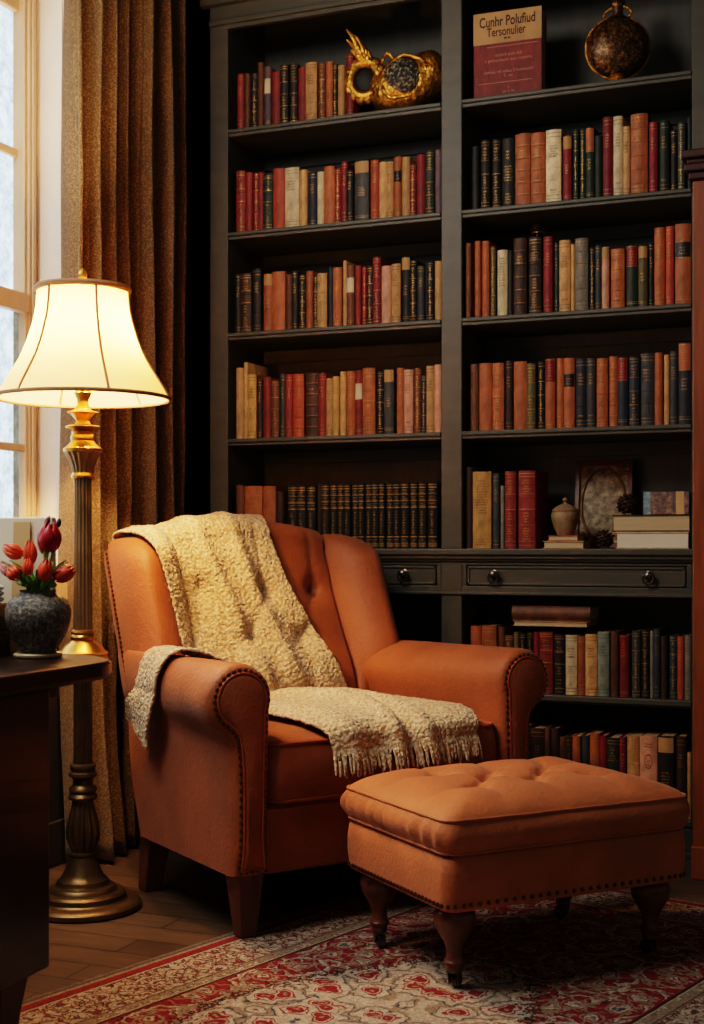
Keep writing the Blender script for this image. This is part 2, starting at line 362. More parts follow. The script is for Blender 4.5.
BOOKS = {
    'L1': "-2228 -2202 203 R/s;-2198 -2177 200 B/n;-2172 -2148 200 K/g;-2145 -2122 234 B/n;-2121 -2096 218 M/c;-2092 -2060 196 R/n;-2056 -2023 213 K/g;-2021 -1990 214 K/g;-1988 -1956 198 R/n;-1955 -1912 207 T/s;-1911 -1883 204 B/g;-1881 -1855 205 O/n;-1852 -1834 190 K/g;-1832 -1808 183 T/n;-1804 -1775 221 D/s",
    'L2': "-2235 -2197 227 R/g;-2195 -2169 217 R/n;-2167 -2146 215 D/g;-2146 -2127 215 R/n;-2124 -2087 202 G/g;-2084 -2038 218 V/n;-2037 -1982 216 C/s;-1981 -1952 204 T/g;-1951 -1918 194 N/s;-1914 -1889 192 C/n;-1888 -1848 208 O/n;-1847 -1824 196 R/g;-1823 -1798 218 D/s;-1797 -1772 182 K/s;-1769 -1715 213 S/t;-1712 -1680 213 V/s;-1679 -1650 202 T/n;-1648 -1622 197 T/s;-1621 -1594 212 O/l;-1593 -1564 209 T/n;-1563 -1540 179 R/g;-1539 -1507 211 D/n;-1504 -1473 218 G/g;-1471 -1448 220 M/n",
    'L3': "-2238 -2216 216 K/s;-2213 -2169 215 W/g;-2166 -2131 229 K/s;-2127 -2092 210 O/t;-2091 -2040 215 O/n;-2039 -2014 201 B/n;-2013 -1989 211 K/s;-1986 -1959 197 K/g;-1958 -1932 208 O/n;-1931 -1911 187 W/g;-1909 -1872 193 T/g;-1871 -1853 216 N/n;-1850 -1817 210 O/s;-1814 -1800 234 T/n;-1798 -1769 213 B/c;-1767 -1746 212 R/n;-1743 -1727 206 D/g;-1724 -1701 205 W/g;-1699 -1669 235 D/g;-1668 -1633 202 P/n;-1631 -1597 206 T/s;-1596 -1564 230 K/t;-1562 -1537 214 K/g;-1535 -1509 192 S/s;-1507 -1500 197 K/n;-1499 -1475 203 K/g;-1473 -1448 204 T/n",
    'L4': "-2238 -2208 260 T/n;-2203 -2188 278 T/n;-2186 -2151 232 Y/s;-2150 -2129 213 W/s;-2126 -2094 220 R/n;-2091 -2058 205 B/g;-2055 -2035 229 S/s;-2034 -2006 225 R/s;-2005 -1962 225 V/s;-1958 -1907 227 W/b;-1906 -1877 223 R/s;-1876 -1852 204 T/s;-1850 -1826 209 Y/n;-1824 -1803 226 T/g;-1801 -1770 227 O/s;-1768 -1740 227 R/c;-1739 -1692 235 O/g;-1687 -1660 221 K/g;-1657 -1620 226 S/t;-1613 -1585 229 O/s;-1584 -1551 221 P/s;-1548 -1522 225 B/g;-1521 -1505 199 N/g;-1503 -1473 230 T/s;-1472 -1448 233 P/n",
    'L5': "-2232 -2198 228 B/n;-2197 -2127 225 O/b;-2126 -2075 224 O/n;-2072 -2044 203 W/n;-2029 -1991 223 K/x;-1990 -1954 222 K/x;-1953 -1918 221 K/x;-1915 -1899 229 W/n;-1896 -1865 226 K/x;-1864 -1836 226 K/x;-1835 -1810 226 K/x;-1809 -1784 226 K/x;-1782 -1757 226 K/x;-1756 -1732 226 K/x;-1730 -1706 227 K/x;-1705 -1678 227 K/x;-1676 -1654 227 K/x;-1653 -1626 227 K/x;-1625 -1599 227 K/x;-1596 -1564 227 K/x;-1562 -1535 227 K/x;-1532 -1503 227 K/x;-1500 -1464 227 K/x",
    'R2': "-1339 -1313 215 K/n;-1307 -1276 233 K/g;-1272 -1240 234 K/g;-1235 -1191 232 K/o;-1187 -1135 240 O/b;-1134 -1085 238 O/b;-1083 -1032 242 C/s;-1027 -997 218 D/t;-992 -975 236 G/g;-970 -953 236 G/g;-952 -923 238 G/p;-920 -897 206 G/n;-895 -862 265 D/s;-860 -829 263 C/s;-828 -806 227 T/s;-803 -748 262 O/s;-745 -717 231 D/s;-711 -681 231 G/s;-676 -655 199 K/s;-652 -629 215 S/g;-624 -608 233 G/n",
    'R3': "-1359 -1341 255 B/n;-1331 -1311 262 O/n;-1304 -1279 259 O/n;-1274 -1257 238 L/g;-1252 -1218 225 C/k;-1215 -1197 219 K/n;-1194 -1149 258 W/b;-1143 -1100 258 W/g;-1094 -1062 256 D/s;-1055 -1041 233 G/s;-1038 -1001 238 T/s;-999 -987 223 Y/n;-986 -942 240 A/s;-938 -921 207 K/g;-918 -899 211 S/s;-897 -873 204 P/t;-867 -823 195 O/s;-817 -780 202 G/r;-778 -748 198 L/t;-746 -730 207 K/s;-728 -695 254 O/s;-691 -665 254 V/s;-661 -608 258 O/l",
    'R4': "-1343 -1315 228 B/n;-1313 -1269 229 O/n;-1266 -1226 227 O/g;-1223 -1198 233 W/s;-1194 -1149 229 O/n;-1148 -1117 220 L/g;-1114 -1089 227 K/g;-1085 -1052 232 O/r;-1049 -1026 233 O/s;-1025 -988 233 O/l;-985 -948 229 N/s;-946 -917 227 S/s;-914 -877 225 O/s;-875 -846 230 O/b;-844 -810 224 N/r;-807 -774 224 N/g;-772 -728 234 S/s;-726 -701 234 O/n;-698 -681 227 T/n;-679 -653 237 S/s;-651 -606 262 N/p",
    'R5': "-1364 -1341 277 W/n;-1337 -1272 260 Y/k;-1266 -1244 253 S/s;-1240 -1228 212 A/n;-1224 -1185 259 R/g;-1177 -1119 260 R/g",
    'R6': "-1345 -1308 220 O/n;-1305 -1253 223 O/s;-1250 -1228 219 B/n;-1226 -1197 191 B/g;-1194 -1176 203 L/s;-1172 -1152 201 K/g;-1148 -1127 204 K/g;-1125 -1107 205 D/n;-1106 -1060 206 R/g;-1056 -1021 199 K/g;-1019 -980 197 C/s;-978 -953 195 O/s;-951 -913 202 T/s;-911 -873 211 E/s;-869 -844 214 B/n;-841 -810 201 D/r;-799 -772 216 S/g;-768 -744 220 K/g;-742 -731 217 A/n;-729 -709 225 S/s;-706 -686 202 W/n;-680 -657 203 I/g;-655 -635 201 V/s;-631 -608 206 A/s",
    'R7': "-1208 -1173 266 B/s;-1169 -1140 273 B/n;-1138 -1091 265 W/s;-1089 -1072 270 B/n;-1069 -1043 268 W/n;-1039 -1017 241 B/n;-1016 -996 243 W/s;-993 -967 247 O/n;-963 -939 250 S/n;-937 -905 259 O/s;-904 -881 253 D/n;-879 -841 248 G/g;-839 -818 252 D/s;-816 -776 257 T/g;-774 -718 259 P/e;-716 -664 262 K/t;-660 -628 262 W/s;-623 -608 213 T/n",
}

# ------------------------------------------------------------------ the room
def struct(name, mb, m, **kw):
    return tag(mb.build(name, m, **kw), kind='structure')
struct('floor', MB().box(-2.6, 2.6, -1.6, 4.85, -0.06, 0), M['floor'], smooth=False)
struct('ceiling', MB().box(-2.6, 2.6, -1.6, 4.85, 3.2, 3.28), M['ceiling'], smooth=False)
struct('wall_back', MB().box(-2.6, 2.6, 4.72, 4.85, 0, 3.2), M['wall'], smooth=False)
WY0, WY1, WZ0, WZ1 = 1.25, 3.60, 0.86, 2.80           # window opening
wl = MB()
wl.box(-2.59, -2.44, -1.6, WY0, 0, 3.2).box(-2.59, -2.44, WY1, 4.72, 0, 3.2)
wl.box(-2.59, -2.44, WY0, WY1, 0, WZ0).box(-2.59, -2.44, WY0, WY1, WZ1, 3.2)
struct('wall_left', wl, M['wall'], smooth=False)
rv = MB().box(-2.53, -2.436, WY1 - 0.006, WY1, WZ0, WZ1).box(-2.53, -2.436, WY0, WY0 + 0.006, WZ0, WZ1)
rv.box(-2.53, -2.436, WY0, WY1, WZ1 - 0.006, WZ1).box(-2.441, -2.430, WY1, WY1 + 0.10, WZ0, WZ1 + 0.1).box(-2.441, -2.430, WY0 - 0.1, WY0, WZ0, WZ1 + 0.1)
struct('trim_1', rv, M['white_paint'], smooth=False)
struct('baseboard_left', MB().box(-2.44, -2.425, -1.6, 4.72, 0, 0.14), M['wall'], smooth=False, bevel=0.004)
# the sash window: frame, upper and lower sash, panes
win = tag(bpy.data.objects.new('window_1', None), kind='structure'); C.objects.link(win); win.location = (-2.56, (WY0+WY1)/2, WZ0)
def wpart(name, mb, m, bevel=0.004):
    for i, p in enumerate(mb.v): mb.v[i] = (p[0] + 2.56, p[1] - (WY0+WY1)/2, p[2] - WZ0)
    return mb.build(name, m, win, smooth=False, bevel=bevel)
fr = MB()
mid = (WY0 + WY1)/2
for s, y in ((1, WY0), (-1, WY1)):
    for (q0, q1, xa, xb) in ((0.004, 0.070, -2.575, -2.53), (0.022, 0.060, -2.53, -2.519), (0.032, 0.050, -2.519, -2.512)):
        fr.box(xa, xb, min(y + s*q0, y + s*q1), max(y + s*q0, y + s*q1), WZ0, WZ1 - 0.006)
fr.box(-2.575, -2.515, WY0, WY1, WZ1 - 0.07, WZ1 - 0.006)
fr.box(-2.575, -2.515, mid - 0.05, mid + 0.05, WZ0, WZ1 - 0.07)
wpart('window_frame', fr, M['window_wood'])
wpart('window_sill', MB().box(-2.60, -2.38, WY0 - 0.05, WY1 + 0.02, WZ0 - 0.03, WZ0 + 0.03), M['window_wood'])
up, lo, gl = MB(), MB(), MB()
for a, b_ in ((WY0 + 0.064, mid - 0.05), (mid + 0.05, WY1 - 0.064)):
    e = 0.012
    up.box(-2.575, -2.55, a - e, a + 0.006, 1.73, WZ1 - 0.07).box(-2.575, -2.55, b_ - 0.002, b_ + e, 1.73, WZ1 - 0.07)
    up.box(-2.575, -2.55, a, b_, WZ1 - 0.13, WZ1 - 0.07).box(-2.575, -2.55, a, b_, 1.735, 1.79)
    up.box(-2.575, -2.555, a, b_, 2.215, 2.24)
    lo.box(-2.55, -2.522, a - e, a + 0.016, WZ0 + 0.03, 1.78).box(-2.55, -2.522, b_ - 0.012, b_ + e, WZ0 + 0.03, 1.78)
    lo.box(-2.55, -2.515, a, b_, 1.725, 1.785).box(-2.55, -2.515, a, b_, WZ0 + 0.03, WZ0 + 0.11)
    lo.box(-2.545, -2.525, a, b_, 1.29, 1.315)
    gl.box(-2.5745, -2.5735, a, b_, 1.78, WZ1 - 0.12)
    gl.box(-2.5485, -2.5475, a, b_, WZ0 + 0.1, 1.73)
us = wpart('upper_sash', up, M['window_wood']); ls = wpart('lower_sash', lo, M['window_wood'])
wpart('window_pane', gl, M['glass'], bevel=0)

# ------------------------------------------------------------------ curtain
def curtain():
    mb = MB(); nu, nv = 260, 60
    rows = []
    for j in range(nv + 1):
        t = j / nv; z = 3.17 - t * 3.155
        row = []
        for i in range(nu + 1):
            u = i / nu
            ph = 2*PI*(7.3*u + 0.30*math.sin(3.6*u + 0.5)) + 0.4*math.sin(2.2*t + 4*u) - 1.2
            amp = 0.024 + 0.018*math.sin(5.3*u + 1.1)**2 + 0.008*t
            f = math.sin(ph) + 0.28*math.sin(2.3*ph + 1 + 1.2*t) + 0.12*math.sin(5.1*ph + 3*t)
            y = 3.530 + 0.737*u + 0.022*math.cos(ph*1.0) - 0.02*t*(1-u)
            x = -2.368 + amp*f + 0.05*math.exp(-((1-t)/0.10)**2)*(0.3+0.5*math.sin(7*u)) + 0.012*noise.noise((u*9, t*5, 2.0))
            row.append((max(x, -2.428), y, z))
        rows.append(row)
    mb.loft(rows, closed=False)
    o = mb.build('curtain', M['curtain'], angle=180)
    s = o.modifiers.new('thick', 'SOLIDIFY'); s.thickness = 0.004
    return tag(o, 'heavy brown flecked curtain hanging in folds beside the window', 'curtain')
curtain()

# ------------------------------------------------------------------ rug
rug = MB().add([(x, y, 0) for x, y in rrect(0.675, 1.42, 0.012, 3, 4)], [tuple(range(len(rrect(0.675, 1.42, 0.012, 3, 4))))])
n_ = len(rug.v)
rug = MB().loft([[(x, y, 0.0005) for x, y in rrect(0.675, 1.42, 0.012, 3, 4)], [(x, y, 0.007) for x, y in rrect(0.675, 1.42, 0.012, 3, 4)],
                 [(x, y, 0.009) for x, y in rrect(0.671, 1.416, 0.012, 3, 4)]])
rug_o = tag(rug.build('rug', m_rug(0.675, 1.42)), 'red and cream patterned Persian rug on the plank floor', 'rug')
rug_o.location = (-1.755 + 0.675*0.961 + 0.22*0.2795, 2.505 - 0.675*0.2795 + 0.22*0.9607, 0); rug_o.rotation_euler.z = math.atan2(-0.2795, 0.961)

# ------------------------------------------------------------------ bookcase
SZ = [2.508, 2.134, 1.769, 1.385]; CZ = 0.988; LZ = [0.505, 0.123]
YF, YB = 4.38, 4.69
BX = [(-2.33, -2.256), (-1.442, -1.368), (-0.606, -0.53)]
bc = thing('bookcase', 'tall charcoal grey built-in bookcase with drawers behind the armchair', 'bookcase', (-1.43, 4.53, 0))
def bp_(name, mb, m, bevel=0.0, parent=None):
    base = Vector((-1.43, 4.53, 0))
    mb.v = [tuple(Vector(p) - base) for p in mb.v]
    return mb.build(name, m, parent or bc, smooth=False, bevel=bevel)
bp_('back_panel', MB().box(-2.33, -0.53, YB, YB + 0.02, 0, 3.1), M['shelf_back'])
for x0, x1 in BX:
    s = MB().box(x0, x1, YF, YF + 0.022, 0.10, 0.845).box(x0, x1, YF, YF + 0.022, CZ, 3.0)
    xm = (x0 + x1)/2; s.box(xm - 0.011, xm + 0.011, YF + 0.022, YB, 0.0, 3.0)
    if x0 > -2.3 and x0 < -1: s.box(x0 + 0.004, x1 - 0.004, YF + 0.022, YB, 0.0, 3.0)
    else: s.box(*((x1 - 0.022, x1) if x0 < -2 else (x0, x0 + 0.022)), YF + 0.022, YB, 0.0, 3.0)
    bp_('upright', s, M['shelf'], 0.003)
for (a, b_) in ((BX[0][1], BX[1][0]), (BX[1][1], BX[2][0])):
    for z in SZ:
        s = MB().box(a, b_, YF + 0.002, YB, z - 0.026, z).box(a, b_, YF - 0.006, YF + 0.010, z - 0.014, z)
        bp_('shelf', s, M['shelf'], 0.003)
    for z in LZ:
        s = MB().box(a, b_, YF + 0.002, YB, z - 0.026, z).box(a, b_, YF - 0.004, YF + 0.012, z - 0.020, z)
        bp_('shelf', s, M['shelf'], 0.003)
    for z in SZ:   # the thin batten behind each shelf
        bp_('batten', MB().box(a, b_, YB - 0.014, YB, z - 0.075, z - 0.03), M['shelf_back'], 0.002)
bp_('counter', MB().box(-2.345, -0.52, YF - 0.028, YB, CZ - 0.022, CZ).box(-2.34, -0.525, YF - 0.018, YB, CZ - 0.036, CZ - 0.020).box(-2.335, -0.527, YF - 0.010, YB, CZ - 0.044, CZ - 0.034), M['shelf'], 0.004)
rail = MB()
for (a, b_) in ((BX[0][1], BX[1][0]), (BX[1][1], BX[2][0])):
    rail.box(a, b_, YF, YF + 0.022, CZ - 0.056, CZ - 0.044).box(a, b_, YF, YF + 0.022, 0.838, 0.862)
    rail.box(a, a + 0.016, YF, YF + 0.022, 0.862, CZ - 0.056).box(b_ - 0.016, b_, YF, YF + 0.022, 0.862, CZ - 0.056)
    rail.box(a, b_, YF + 0.022, YB, 0.838, 0.850)
for x0, x1 in BX: rail.box(x0, x1, YF - 0.001, YF + 0.022, 0.838, CZ - 0.044)
rail.box(-2.33, -0.53, YF - 0.008, YF, 0.832, 0.842)
bp_('drawer_rail', rail, M['shelf'], 0.002)
for (a, b_) in ((BX[0][1], BX[1][0]), (BX[1][1], BX[2][0])):
    x0, x1 = a + 0.019, b_ - 0.019
    dz0, dz1 = 0.865, CZ - 0.059
    dr = MB().box(x0, x1, YF + 0.003, YF + 0.25, dz0, dz1)
    for (p0, p1, q0, q1) in ((x0, x1, dz0, dz0+0.008), (x0, x1, dz1-0.008, dz1), (x0, x0+0.008, dz0, dz1), (x1-0.008, x1, dz0, dz1)):
        dr.box(p0, p1, YF - 0.002, YF + 0.004, q0, q1)
    d = bp_('drawer', dr, M['shelf'], 0.0015)
    for fx in ((x0 + 0.095, x1 - 0.115)):
        zc = (dz0 + dz1)/2
        kb = MB()
        Mk = T(fx, YF + 0.003, zc + 0.004) @ R(PI/2, 'X')
        kb.lathe([(0.015, 0), (0.016, 0.004), (0.007, 0.007), (0.006, 0.016), (0.011, 0.021), (0.012, 0.026), (0.006, 0.030)], 20, Mk)
        kb.tube([(fx + 0.017*math.cos(t), YF - 0.020, zc - 0.004 + 0.019*math.sin(t)) for t in [2*PI*i/24 for i in range(24)]], 0.0036, 8, closed=True)
        base = Vector((-1.43, 4.53, 0)); kb.v = [tuple(Vector(p) - base) for p in kb.v]
        kb.build('ring_pull', M['iron'], d)
bp_('plinth', MB().box(-2.33, -0.53, YF + 0.004, YF + 0.03, 0.0, 0.097).box(-2.33, -0.53, YF - 0.006, YF + 0.01, 0.0, 0.02), M['shelf'], 0.003)
bp_('header', MB().box(-2.33, -0.53, YF - 0.002, YF + 0.022, 2.875, 3.1).box(-2.33, -0.53, YF - 0.012, YF, 2.89, 2.91).box(-2.33, -0.53, YF + 0.02, YB, 3.0, 3.02), M['shelf'], 0.004)
cr = MB()
prof = [(0.0, 2.96), (-0.02, 2.965), (-0.025, 3.0), (-0.05, 3.03), (-0.085, 3.06), (-0.09, 3.1), (0.02, 3.1)]
cr.loft([[(-2.36, YF + y, z) for y, z in prof], [(-0.5, YF + y, z) for y, z in prof]], flip=True)
bp_('crown_moulding', cr, M['shelf'])

# red-brown cabinet at the end of the bookcase
cab = thing('tall_cabinet', 'red-brown wooden cabinet with dark cornice at the frame edge beside the bookcase', 'cabinet', (0.0, 4.24, 0))
def cp(name, mb, m, bevel=0.004, parent=None):
    mb.v = [(p[0], p[1] - 4.24, p[2]) for p in mb.v]
    return mb.build(name, m, parent or cab, smooth=False, bevel=bevel)
cp('carcass', MB().box(-0.568, 0.5, 4.125, 4.345, 0.0, 2.09), M['redwood'])
cp('door', MB().box(-0.50, -0.04, 4.113, 4.128, 0.14, 2.03).box(-0.42, -0.12, 4.106, 4.115, 0.26, 1.92), M['redwood'])
cp('door', MB().box(-0.03, 0.43, 4.113, 4.128, 0.14, 2.03).box(0.05, 0.35, 4.106, 4.115, 0.26, 1.92), M['redwood'])
cp('plinth', MB().box(-0.572, 0.504, 4.119, 4.345, 0.0, 0.10), M['redwood'])
cp('cornice', MB().box(-0.578, 0.51, 4.11, 4.345, 2.09, 2.112).box(-0.590, 0.52, 4.098, 4.345, 2.112, 2.135).box(-0.582, 0.52, 4.104, 4.345, 2.135, 2.15).box(-0.598, 0.53, 4.09, 4.345, 2.15, 2.175), M['redwood_dark'])

# ------------------------------------------------------------------ dark desk by the window
desk = thing('desk', 'dark brown wooden desk with glossy top by the window', 'desk', (-1.9, 1.8, 0))
def dp(name, mb, m, bevel=0.004):
    mb.v = [(p[0] + 1.9, p[1] - 1.8, p[2]) for p in mb.v]
    return mb.build(name, m, desk, bevel=bevel, smooth=bool(bevel == 0))
DT = 0.76
out = []
for (cx, cy, r, a0) in ((-1.515-0.16, 2.53-0.16, 0.16, 0), (-2.26+0.05, 2.53-0.05, 0.05, PI/2), (-2.26+0.05, 1.15+0.05, 0.05, PI), (-1.515-0.05, 1.15+0.05, 0.05, 1.5*PI)):
    for i in range(9):
        a = a0 + PI/2*i/8; out.append((cx + r*math.cos(a), cy + r*math.sin(a)))
def inset(pts, d, cx=-1.89, cy=1.84, hx=0.375, hy=0.69):
    return [(cx + (x-cx)*(hx-d)/hx, cy + (y-cy)*(hy-d)/hy) for x, y in pts]
top = MB().loft([[(x, y, z) for x, y in inset(out, d)] for d, z in ((0.03, 0.718), (0.008, 0.722), (0.0, 0.730), (0.0, 0.752), (0.004, 0.758), (0.010, DT))])
dp('desk_top', top, M['desk'], 0)
dp('cabinet_body', MB().box(-2.20, -1.545, 1.25, 2.24, 0.17, 0.718), M['desk'], 0.006)
dp('apron', MB().box(-2.15, -1.60, 2.20, 2.36, 0.685, 0.718), M['desk'], 0.01)
for x, y in ((-1.60, 2.14), (-2.14, 2.14), (-1.60, 1.31), (-2.14, 1.31)):
    lg = MB().loft([[(x + sx*w, y + sy*w, z) for sx, sy in ((-1,-1),(1,-1),(1,1),(-1,1))] for z, w in ((0.0095 if x > -2 else 0.0, 0.025), (0.10, 0.034), (0.175, 0.045))])
    dp('leg', lg, M['desk'], 0.003)

# ------------------------------------------------------------------ floor lamp
LX, LY = -2.081, 3.171
lamp = thing('floor_lamp', 'lit brass floor lamp with cream bell shade between curtain and armchair', 'lamp', (LX, LY, 0))
K = 3.72/1350
def zz(py): return 1 - (py - 545)*K
def prof_px(P): return [(max(0.0005, r*K), zz(py)) for py, r in P]
base = [(0.05, 0.0), (0.155, 0.0), (0.160, 0.005), (0.160, 0.016), (0.156, 0.021), (0.146, 0.025), (0.122, 0.027), (0.118, 0.031), (0.117, 0.044), (0.110, 0.050), (0.094, 0.052), (0.092, 0.058), (0.086, 0.064), (0.074, 0.067),
        (0.071, 0.072), (0.069, 0.080), (0.060, 0.086), (0.054, 0.096), (0.044, 0.120), (0.035, 0.142), (0.034, 0.146), (0.0375, 0.149), (0.0375, 0.154), (0.030, 0.158)]
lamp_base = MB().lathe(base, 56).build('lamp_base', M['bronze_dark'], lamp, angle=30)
P = [(0.029, 0.157), (0.034, 0.163), (0.044, 0.188), (0.047, 0.208), (0.043, 0.236), (0.034, 0.270), (0.028, 0.294), (0.028, 0.300)]
MB().lathe(P, 96, flute=12, depth=0.16, f0=1, f1=6).build('fluted_bulb', M['bronze_dark'], lamp, angle=50)
MB().lathe([(r, z - 0.051) for r, z in [(0.028, 0.350), (0.038, 0.352), (0.040, 0.358), (0.037, 0.364), (0.033, 0.368), (0.038, 0.376), (0.036, 0.384), (0.027, 0.392), (0.026, 0.405), (0.031, 0.412), (0.039, 0.416), (0.038, 0.424), (0.032, 0.428), (0.033, 0.436), (0.036, 0.440), (0.035, 0.446), (0.027, 0.450)]], 40).build('collar', M['bronze_dark'], lamp)
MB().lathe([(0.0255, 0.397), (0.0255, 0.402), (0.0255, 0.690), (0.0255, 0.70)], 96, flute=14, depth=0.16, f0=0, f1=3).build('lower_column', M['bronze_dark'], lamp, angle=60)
fl = prof_px([(662, 10), (661.5, 25), (660, 26), (657, 25), (655.5, 23), (654, 25), (652, 25), (650, 22), (646, 19), (642, 13), (640, 11), (638.5, 12), (637, 12.5), (635.5, 12), (634, 10.5), (632.5, 12), (630.5, 11.5), (629, 9)])
MB().lathe(fl, 48).build('flared_collar', M['brass'], lamp)
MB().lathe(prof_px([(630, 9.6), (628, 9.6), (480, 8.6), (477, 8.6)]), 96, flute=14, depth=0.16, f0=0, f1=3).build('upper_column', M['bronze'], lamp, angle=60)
MB().lathe(prof_px([(479, 8.5), (478, 11.5), (476, 12), (474, 11), (473, 10.5)]), 40).build('collar', M['brass'], lamp)
MB().lathe(prof_px([(474, 10.5), (468, 11), (458, 15.5), (454, 18), (452, 18.5)]), 96, flute=16, depth=0.1, f0=0, f1=3).build('fluted_urn', M['bronze'], lamp, angle=50)
MB().lathe(prof_px([(453, 17), (452, 19), (449, 19.5), (447, 17), (444, 13.5), (441, 11.5), (439, 12.5), (436, 12), (434, 10.5), (432, 11.5), (430, 10), (428.5, 16.5), (427, 17.5), (426, 16), (424.5, 8), (421, 6.5), (418, 9), (414.5, 12), (413, 15.5), (412, 15), (410.5, 9), (405, 5.5), (400, 5.5), (396, 7.5), (393, 8.5), (391, 7), (388, 8.5), (380, 8.5), (378, 6), (372, 5)]), 48).build('candle_stem', M['brass'], lamp)
# bell shade with braid trims and ribs
SP = [(398.5, 86.5), (390, 82), (375, 72.5), (358, 62.5), (340, 55), (320, 49), (305, 46.5), (290, 45.5)]
SP = [(max(0.001, r*K), zz(py)) for py, r in catmull([(a, b_) for a, b_ in SP], 5, closed=False)]
sh = MB(); n = 72; NR = 6
secs = [[(r*(1 - 0.022*abs(math.sin(NR/2*(2*PI*i/n + 0.71))))*math.cos(2*PI*i/n), r*(1 - 0.022*abs(math.sin(NR/2*(2*PI*i/n + 0.71))))*math.sin(2*PI*i/n), z) for i in range(n)] for r, z in SP]
sh.loft(secs, caps=False)
shade = sh.build('lamp_shade', M['shade'], lamp, angle=180)
for (r, z), w in ((SP[0], 0.0055), (SP[-1], 0.0085)):
    MB().tube([(r*math.cos(2*PI*i/64), r*math.sin(2*PI*i/64), z) for i in range(64)], w, 8, closed=True).build('braid_trim', M['trim_shade'], shade)
rb = MB(); rph = -0.71
for k in range(NR):
    a = rph + 2*PI*k/NR
    rb.tube([((r + 0.001)*math.cos(a), (r + 0.001)*math.sin(a), z) for r, z in SP], 0.0036, 6)
rb.build('seam_ribs', M['trim_shade'], shade)
MB().tube([(0, 0, zz(372)), (0, 0, zz(287))], 0.004, 8).build('harp_rod', M['brass'], lamp)
sp_ = MB()
for k in range(3):
    a = 2*PI*k/3; r, z = SP[-1]; sp_.tube([(0, 0, z), (r*math.cos(a), r*math.sin(a), z)], 0.0025, 6)
sp_.build('shade_spider', M['brass'], lamp)
bulb_m, nt_, b__, _ = nodes('warm_bulb_glass'); b__.inputs['Base Color'].default_value = lin((255,240,210)); b__.inputs['Emission Color'].default_value = lin((255,190,110)); b__.inputs['Emission Strength'].default_value = 6
fi = MB().lathe([(0.004, zz(289)), (0.013, zz(287)), (0.013, zz(285)), (0.006, zz(283)), (0.006, zz(281.5)), (0.010, zz(280)), (0.013, zz(277)), (0.0135, zz(274)), (0.010, zz(271)), (0.004, zz(269)), (0.0008, zz(268))], 24, flute=6, depth=0.25, f0=4, f1=9)
fi.build('finial', M['brass'], lamp, angle=60)

# ------------------------------------------------------------------ wing armchair (local frame: x across, y to the back, z up)
chair = thing('wing_armchair', 'burnt orange rolled-arm wingback armchair with nailhead trim and cream throw', 'armchair', (-1.289, 3.415, 0), math.atan2(0.81, 0.586))
def yo(z): return 0.555 + 0.425*(z - 0.17)
def yi(z): return yo(z) - 0.13
def arm_profile():
    P = [(0.375, 0.17), (0.374, 0.26), (0.373, 0.35), (0.372, 0.44), (0.370, 0.52)]
    for i in range(17):
        a = math.radians(200 - 260*i/16)
        P.append((0.455 + 0.092*math.cos(a), 0.612 + 0.092*math.sin(a)))
    P += [(0.484, 0.515), (0.478, 0.48), (0.474, 0.40), (0.474, 0.32), (0.475, 0.24), (0.475, 0.17)]
    P += [(0.44, 0.165), (0.41, 0.165)]
    return P
def offset2(P, d):
    out = []; n = len(P)
    for i in range(n):
        a = Vector(P[i-1]); b_ = Vector(P[i]); c_ = Vector(P[(i+1) % n])
        t1 = (b_ - a).normalized(); t2 = (c_ - b_).normalized()
        nn = Vector((-(t1+t2).y, (t1+t2).x)); nn = nn.normalized() if nn.length > 1e-6 else Vector((-t1.y, t1.x))
        out.append((b_.x - nn.x*d, b_.y - nn.y*d))
    return out
AP = arm_profile()          # clockwise seen from the front: inner bottom, up, over the roll, down outside
solids = []
for sgn in (-1, 1):
    mb = MB(); secs = []
    for d, y in ((0.030, -0.050), (0.014, -0.048), (0.004, -0.038), (0.0, -0.022)):
        secs.append([(sgn*x, y, z) for x, z in offset2(AP, d)])
    for t in (0.08, 0.25, 0.45, 0.65, 0.85, 1.0):
        sec = []
        for x, z in AP:
            ye = yo(z) - 0.02
            bulge_ = sstep(0.45, 0.56, z)*0.85*t
            xx = (0.455 - (0.455 - x)*(1 + bulge_) if x < 0.455 else x) if x < 0.475 else 0.475 + (x - 0.475)*(1 - 0.95*t**0.8)
            xx = min(xx, 0.475 - 0.022*sstep(0.45, 1.0, t)*sstep(0.3, 0.55, z)) if t > 0.45 and xx < 0.4760 else (xx - 0.022*sstep(0.45, 1.0, t) if t > 0.45 and xx >= 0.476 else xx)
            sec.append((sgn*xx, -0.022 + t*(ye + 0.022), z - 0.015*t*(1 if z > 0.55 else 0)))
        secs.append(sec)
    mb.loft(secs, flip=(sgn < 0))
    arm = mb.build('arm', M['leather'], chair, angle=50)
    solids.append(arm)
    # raised scroll panel on the arm front, welted and nailed
    pn = MB(); inn = offset2(AP, 0.026)
    pn.loft([[(sgn*x, y, z) for x, z in offset2(AP, d)] for d, y in ((0.024, -0.047), (0.026, -0.054), (0.034, -0.058))], flip=(sgn < 0))
    pan = pn.build('arm_front_panel', M['leather'], arm, angle=50)
    path = catmull([p for p in offset2(AP, 0.024)], 3)
    MB().tube([(sgn*x, -0.053, z) for x, z in path], 0.004, 6, closed=True).build('welt', M['piping'], pan)
    # nails
    path = offset2(AP, 0.017)[:-2]
    path = catmull(path, 12, closed=False)
    nb = MB(); acc = 0; last = None
    for p in path:
        if last is None or math.dist(p, last) >= 0.0148:
            nb.ball((sgn*p[0], -0.0520, p[1]), 0.0060, 6, 4, sy=0.6); last = p
    for k in range(5):
        nb.ball((sgn*(0.395 + 0.0155*k), -0.052, 0.182), 0.0060, 6, 4, sy=0.6)
    nb.build('nailhead_trim', M['nail'], arm)
